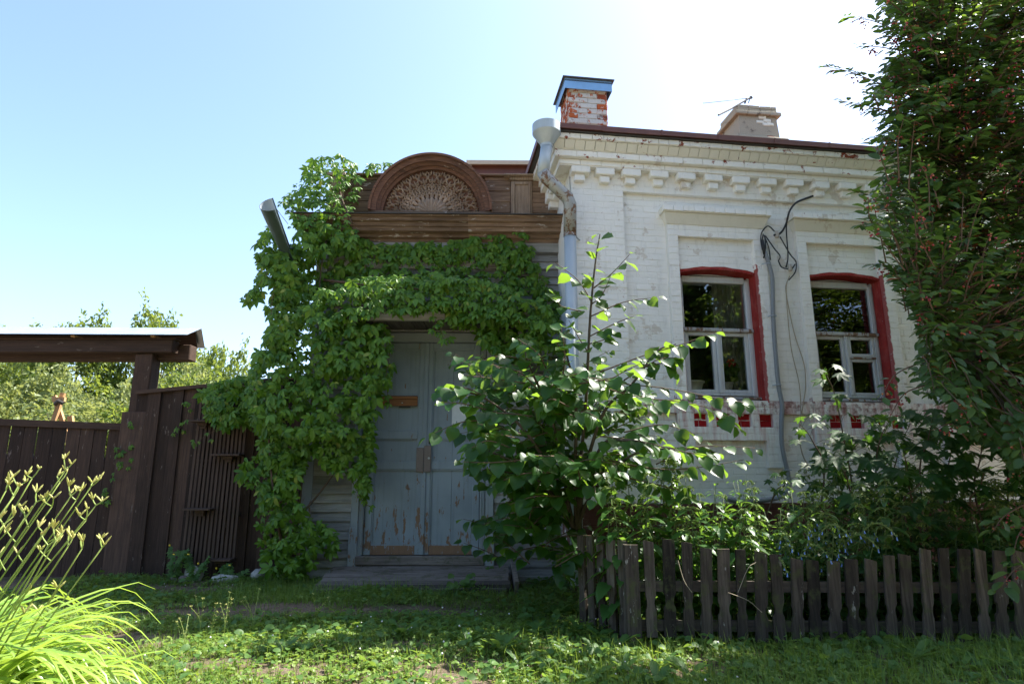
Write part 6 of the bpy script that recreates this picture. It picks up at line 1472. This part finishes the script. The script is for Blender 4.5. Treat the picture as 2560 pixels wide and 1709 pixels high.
# shepherd's purse: wiry stems with tiny pods
def purse(seed, h):
    q = random.Random(seed); st = MB(); fl = MB(); 
    for b in range(3):
        a = q.uniform(0, 6.28); e = np.array([math.cos(a) * .10, math.sin(a) * .10, h * q.uniform(.6, 1)]); Q = smooth_path([np.zeros(3), np.array([e[0] * .2, e[1] * .2, h * .4]), e], 5); st.tube(Q, .0016, 4)
        for k in range(4, len(Q)):
            d = np.array([q.uniform(-1, 1), q.uniform(-1, 1), .3]) * .016; st.tube([Q[k], Q[k] + d], .0008, 3); fl.blob(Q[k] + d, (.0035, .0015, .004), 0, .1, k)
        for j in range(5): fl.blob(Q[-1] + np.array([q.uniform(-.009, .009), q.uniform(-.009, .009), q.uniform(0, .012)]), (.004, .004, .003), 0, .1, j)
    return st, fl
for i, (px, py, h, lab) in enumerate(((525, 1600, .30, 'tall wiry seed stem leaning beside the daylily leaves'), (560, 1590, .32, 'wiry seed stem with pale pods beside the bare patch'), (632, 1575, .30, 'straight seed stem with stacked pods in the lit grass'), (460, 1620, .24, 'short wiry seed stem next to the daylily tips'), (790, 1560, .26, 'white topped seed stem in the middle of the yard'), (500, 1585, .30, 'thin branching seed stem between two taller ones'))):
    p = ground(px, py); t = thing('seed_stem', lab, 'wildflower', (p[0], p[1], 0), i); st, fl = purse(i, h); build('stem', st, M['stalk'], t); build('seed_pods', fl, M['bud'], t)
# celandine by the trellis
for i, (px, py, h, lab) in enumerate(((455, 1440, .42, 'yellow flowered celandine climbing at the trellis foot'), (510, 1440, .34, 'celandine in front of the lowest trellis shelf'), (590, 1440, .22, 'small celandine between the two pale stones'))):
    p = ground(px, py + 6); p[1] = min(p[1], 7.75); t = thing('celandine', lab, 'wildflower', (p[0], p[1], 0)); q = random.Random(i); st = MB(); L_ = []; fl = MB()
    for b in range(5):
        e = np.array([q.uniform(-.18, .18), q.uniform(-.08, .08), h * q.uniform(.5, 1)]); Q = smooth_path([np.zeros(3), e * .5, e], 4); st.tube(Q, .003, 5)
        for k in range(2, len(Q)):
            a = q.uniform(0, 6.28); L_.append((Q[k] + p * np.array([1, 1, 0]), np.array([math.cos(a), -.3, q.uniform(-.4, .3)]), np.array([0, -.8, .6]), q.uniform(.05, .085)))
    for j in range(2): fl.blob(np.array([q.uniform(-.15, .15), -.08, h * q.uniform(.6, 1)]), (.014, .008, .012), 1, .2, j)
    A = [np.array([z[k] for z in L_]) for k in range(4)]; put_leaves(t, mats_of(*A), [maple_leaf(j) for j in range(3)], M['dock'], 0); build('stem', st, M['stem'], t); build('yellow_flowers', fl, M['yellowfl'], t)
# mallow-like plants on the step
for i, (px, py, Y, lab) in enumerate(((1145, 1490, 6.75, 'round leaved weed growing up against the step'), (1178, 1470, 6.78, 'small round leaved weed at the front edge of the step'), (1215, 1410, 7.55, 'broad leaved weed at the right end of the threshold'))):
    p = at(px, py, Y); t = thing('broadleaf_weed', lab, 'weed', (p[0], Y, 0)); L_ = []; st = MB(); q = random.Random(i + 40)
    for b in range(7):
        e = np.array([q.uniform(-.07, .07), q.uniform(-.06, .02), q.uniform(.12, .24)]); st.tube([np.zeros(3), e * .6, e], .002, 4); a = q.uniform(0, 6.28); L_.append((e + np.array([p[0], Y, 0]), np.array([math.cos(a), -.5, -.2]), np.array([0, -.7, .8]), q.uniform(.05, .08)))
    A = [np.array([z[k] for z in L_]) for k in range(4)]; put_leaves(t, mats_of(*A), [hazel_leaf(j) for j in range(3)], M['dock'], 0); build('stem', st, M['stem'], t)
# dry stalks caught on the pickets
for i, P in enumerate(([(1695, 1400, 4.88), (1710, 1450, 4.85), (1730, 1480, 4.85)], [(1845, 1480, 4.85), (1870, 1420, 4.86), (1890, 1405, 4.88)], [(1820, 1480, 4.86), (1870, 1500, 4.85), (1905, 1530, 4.85)])):
    o = build('dry_stalk', MB().tube(smooth_path([at(*p) for p in P], 4), .0025, 4), M['drystem']); tag(o, ('dry bent stalk caught on the third and fourth pickets', 'dry stalk leaning up across the middle pickets', 'dry stalk lying down across the middle pickets')[i], 'dry stalk')
# ================================================================== trees
def tree_data(seed, nb, R, n, s):
    """clumped crown of small leaves round (0,0,1), unit radius, uneven outline; and limbs"""
    r2 = np.random.default_rng(seed); C = r2.normal(0, 1, (nb, 3)); C /= np.linalg.norm(C, axis=1)[:, None]; C *= (r2.uniform(.35, 1.0, nb) ** .6)[:, None]; C[:, 2] *= .95
    rad_ = r2.uniform(.14, .30, nb); k = r2.integers(0, nb, n); d = r2.normal(0, 1, (n, 3)); d /= np.linalg.norm(d, axis=1)[:, None]; P = C[k] + d * (rad_[k] * r2.uniform(.3, 1.1, n) ** .5)[:, None]
    up = r2.random(nb); shoots = C[up > .7] 
    Q = []
    for c in shoots:
        o = c / np.linalg.norm(c); m = 40; t = r2.uniform(.1, .42, m); Q.append(c + (o * .5 + np.array([0, 0, .5])) * t[:, None] + r2.normal(0, .035, (m, 3)))
    P = np.concatenate([P] + Q); m = len(P); tip = r2.normal(0, 1, (m, 3)) + np.array([0, 0, -.3]); nr = r2.normal(0, .7, (m, 3)) + np.array([0, 0, 1.0])
    tem = [rhomb(i) for i in range(3)]; V, T = merged(mats_of(P, tip, nr, r2.uniform(.7, 1.3, m) * s), r2.integers(0, 3, m), tem)
    lb = MB()
    lb.tube([(0, 0, -1.6), (.02, .0, -.9), (.0, .03, -.3), (.02, 0, .4)], [.055, .045, .035, .012], 8)
    for c in C[:12]: lb.tube(smooth_path([(0, 0, -.7 + .5 * r2.random()), tuple(c * .5 + np.array([0, 0, -.1])), tuple(c * .95)], 3), np.linspace(.022, .004, 7), 5)
    return V, T, lb
TD = [tree_data(1, 60, 1, 16000, .075), tree_data(2, 70, 1, 16000, .07), tree_data(3, 46, 1, 15000, .075), tree_data(4, 80, 1, 16000, .085)]
TMs = {}
def tree(name, X, Y, top, rx, rz_, kind, mat, label, group=None, rot=0.0):
    key = (kind, mat)
    if key not in TMs:
        V, T, lb = TD[kind]; TMs[key] = (mesh_from('crown', V, T, M[mat], False), mesh_from('trunk', lb.v, lb.f, M['bark'], True))
    cm, tm = TMs[key]; t = thing(name, label, 'tree' if 'bush' not in name else 'bush', (X, Y, 0), rot, group); zc = top - rz_ * 1.12
    o = inst('crown', cm, t, Matrix.Translation((0, 0, zc)) @ Matrix.Diagonal((rx, rx, rz_, 1))); o['kind'] = 'stuff'
    inst('trunk', tm, t, Matrix.Translation((0, 0, zc)) @ Matrix.Diagonal((rx, rx, max(rz_, zc / 1.58), 1)))
def tp(px, py, Y): return at(px, py, Y)
for (nm, px, py, Y, rx, rz_, k, mt, lab) in (
        ('garden_tree', 215, 785, 18, 1.7, 2.2, 0, 'tree', 'round topped green tree above the gate roof'), ('garden_tree', 415, 770, 19, 1.6, 2.6, 2, 'tree', 'spiky topped green tree beyond the right end of the gate roof'),
        ('garden_tree', 560, 850, 17, 1.3, 2.2, 1, 'tree', 'tree between the gate post and the creeper'), ('garden_tree', 10, 805, 20, 1.4, 2.0, 1, 'tree', 'tree whose tip just clears the gate roof at the picture edge'),
        ('willow_bush', 120, 920, 15, 1.5, 1.7, 2, 'tree2', 'pale feathery willow bush seen over the gate'), ('willow_bush', 300, 950, 14, 1.4, 1.7, 1, 'tree2', 'pale bush beside the gate post beyond the gate'), ('willow_bush', 430, 870, 15, 1.4, 1.9, 0, 'tree2', 'yellow green bush behind the board fence'),
        ('garden_bush', 20, 900, 16, 1.4, 1.9, 0, 'tree', 'dark green bush behind the gate at the picture edge'), ('garden_bush', 520, 930, 13.5, 1.3, 1.5, 2, 'tree', 'green bush behind the creeper covered fence'), ('garden_bush', 210, 990, 12.5, 1.6, 1.2, 1, 'tree2', 'low leafy bush just behind the gate top'), ('garden_bush', 30, 1000, 12.5, 1.3, 1.2, 0, 'tree', 'low dark bush behind the gate beside the trestle'), ('garden_bush', 360, 1000, 12, 1.2, 1.2, 2, 'tree', 'low bush behind the gate post')):
    p = tp(px, py, Y); tree(nm, p[0], Y, p[2], rx, rz_, k, mt, lab, None, px * .01)
# the other side of the lane, seen only in the window glass
for i in range(16):
    tree('lane_tree', -9 + i * 2.8 + rng.uniform(-.6, .6), -12.5 + rng.uniform(-2.5, 2.0), rng.uniform(8.2, 9.8), rng.uniform(2.4, 3.0), rng.uniform(3.9, 4.5), 3, 'tree', 'tree across the lane mirrored in the window glass', 'trees across the lane mirrored in the windows', i * 1.1)

# things that still share a label are told apart by their order in the picture
bpy.context.view_layer.update()
same = {}
for o in bpy.data.objects:
    if o.parent is None and 'label' in o and o.name.split('.')[0] != 'lane_tree': same.setdefault(o['label'], []).append(o)
for lab, L_ in same.items():
    if len(L_) > 1:
        for i, o in enumerate(sorted(L_, key=lambda o: float(proj(np.array(o.location))[0][0]))): o['label'] = ORD(i + 1) + ' from left, ' + lab
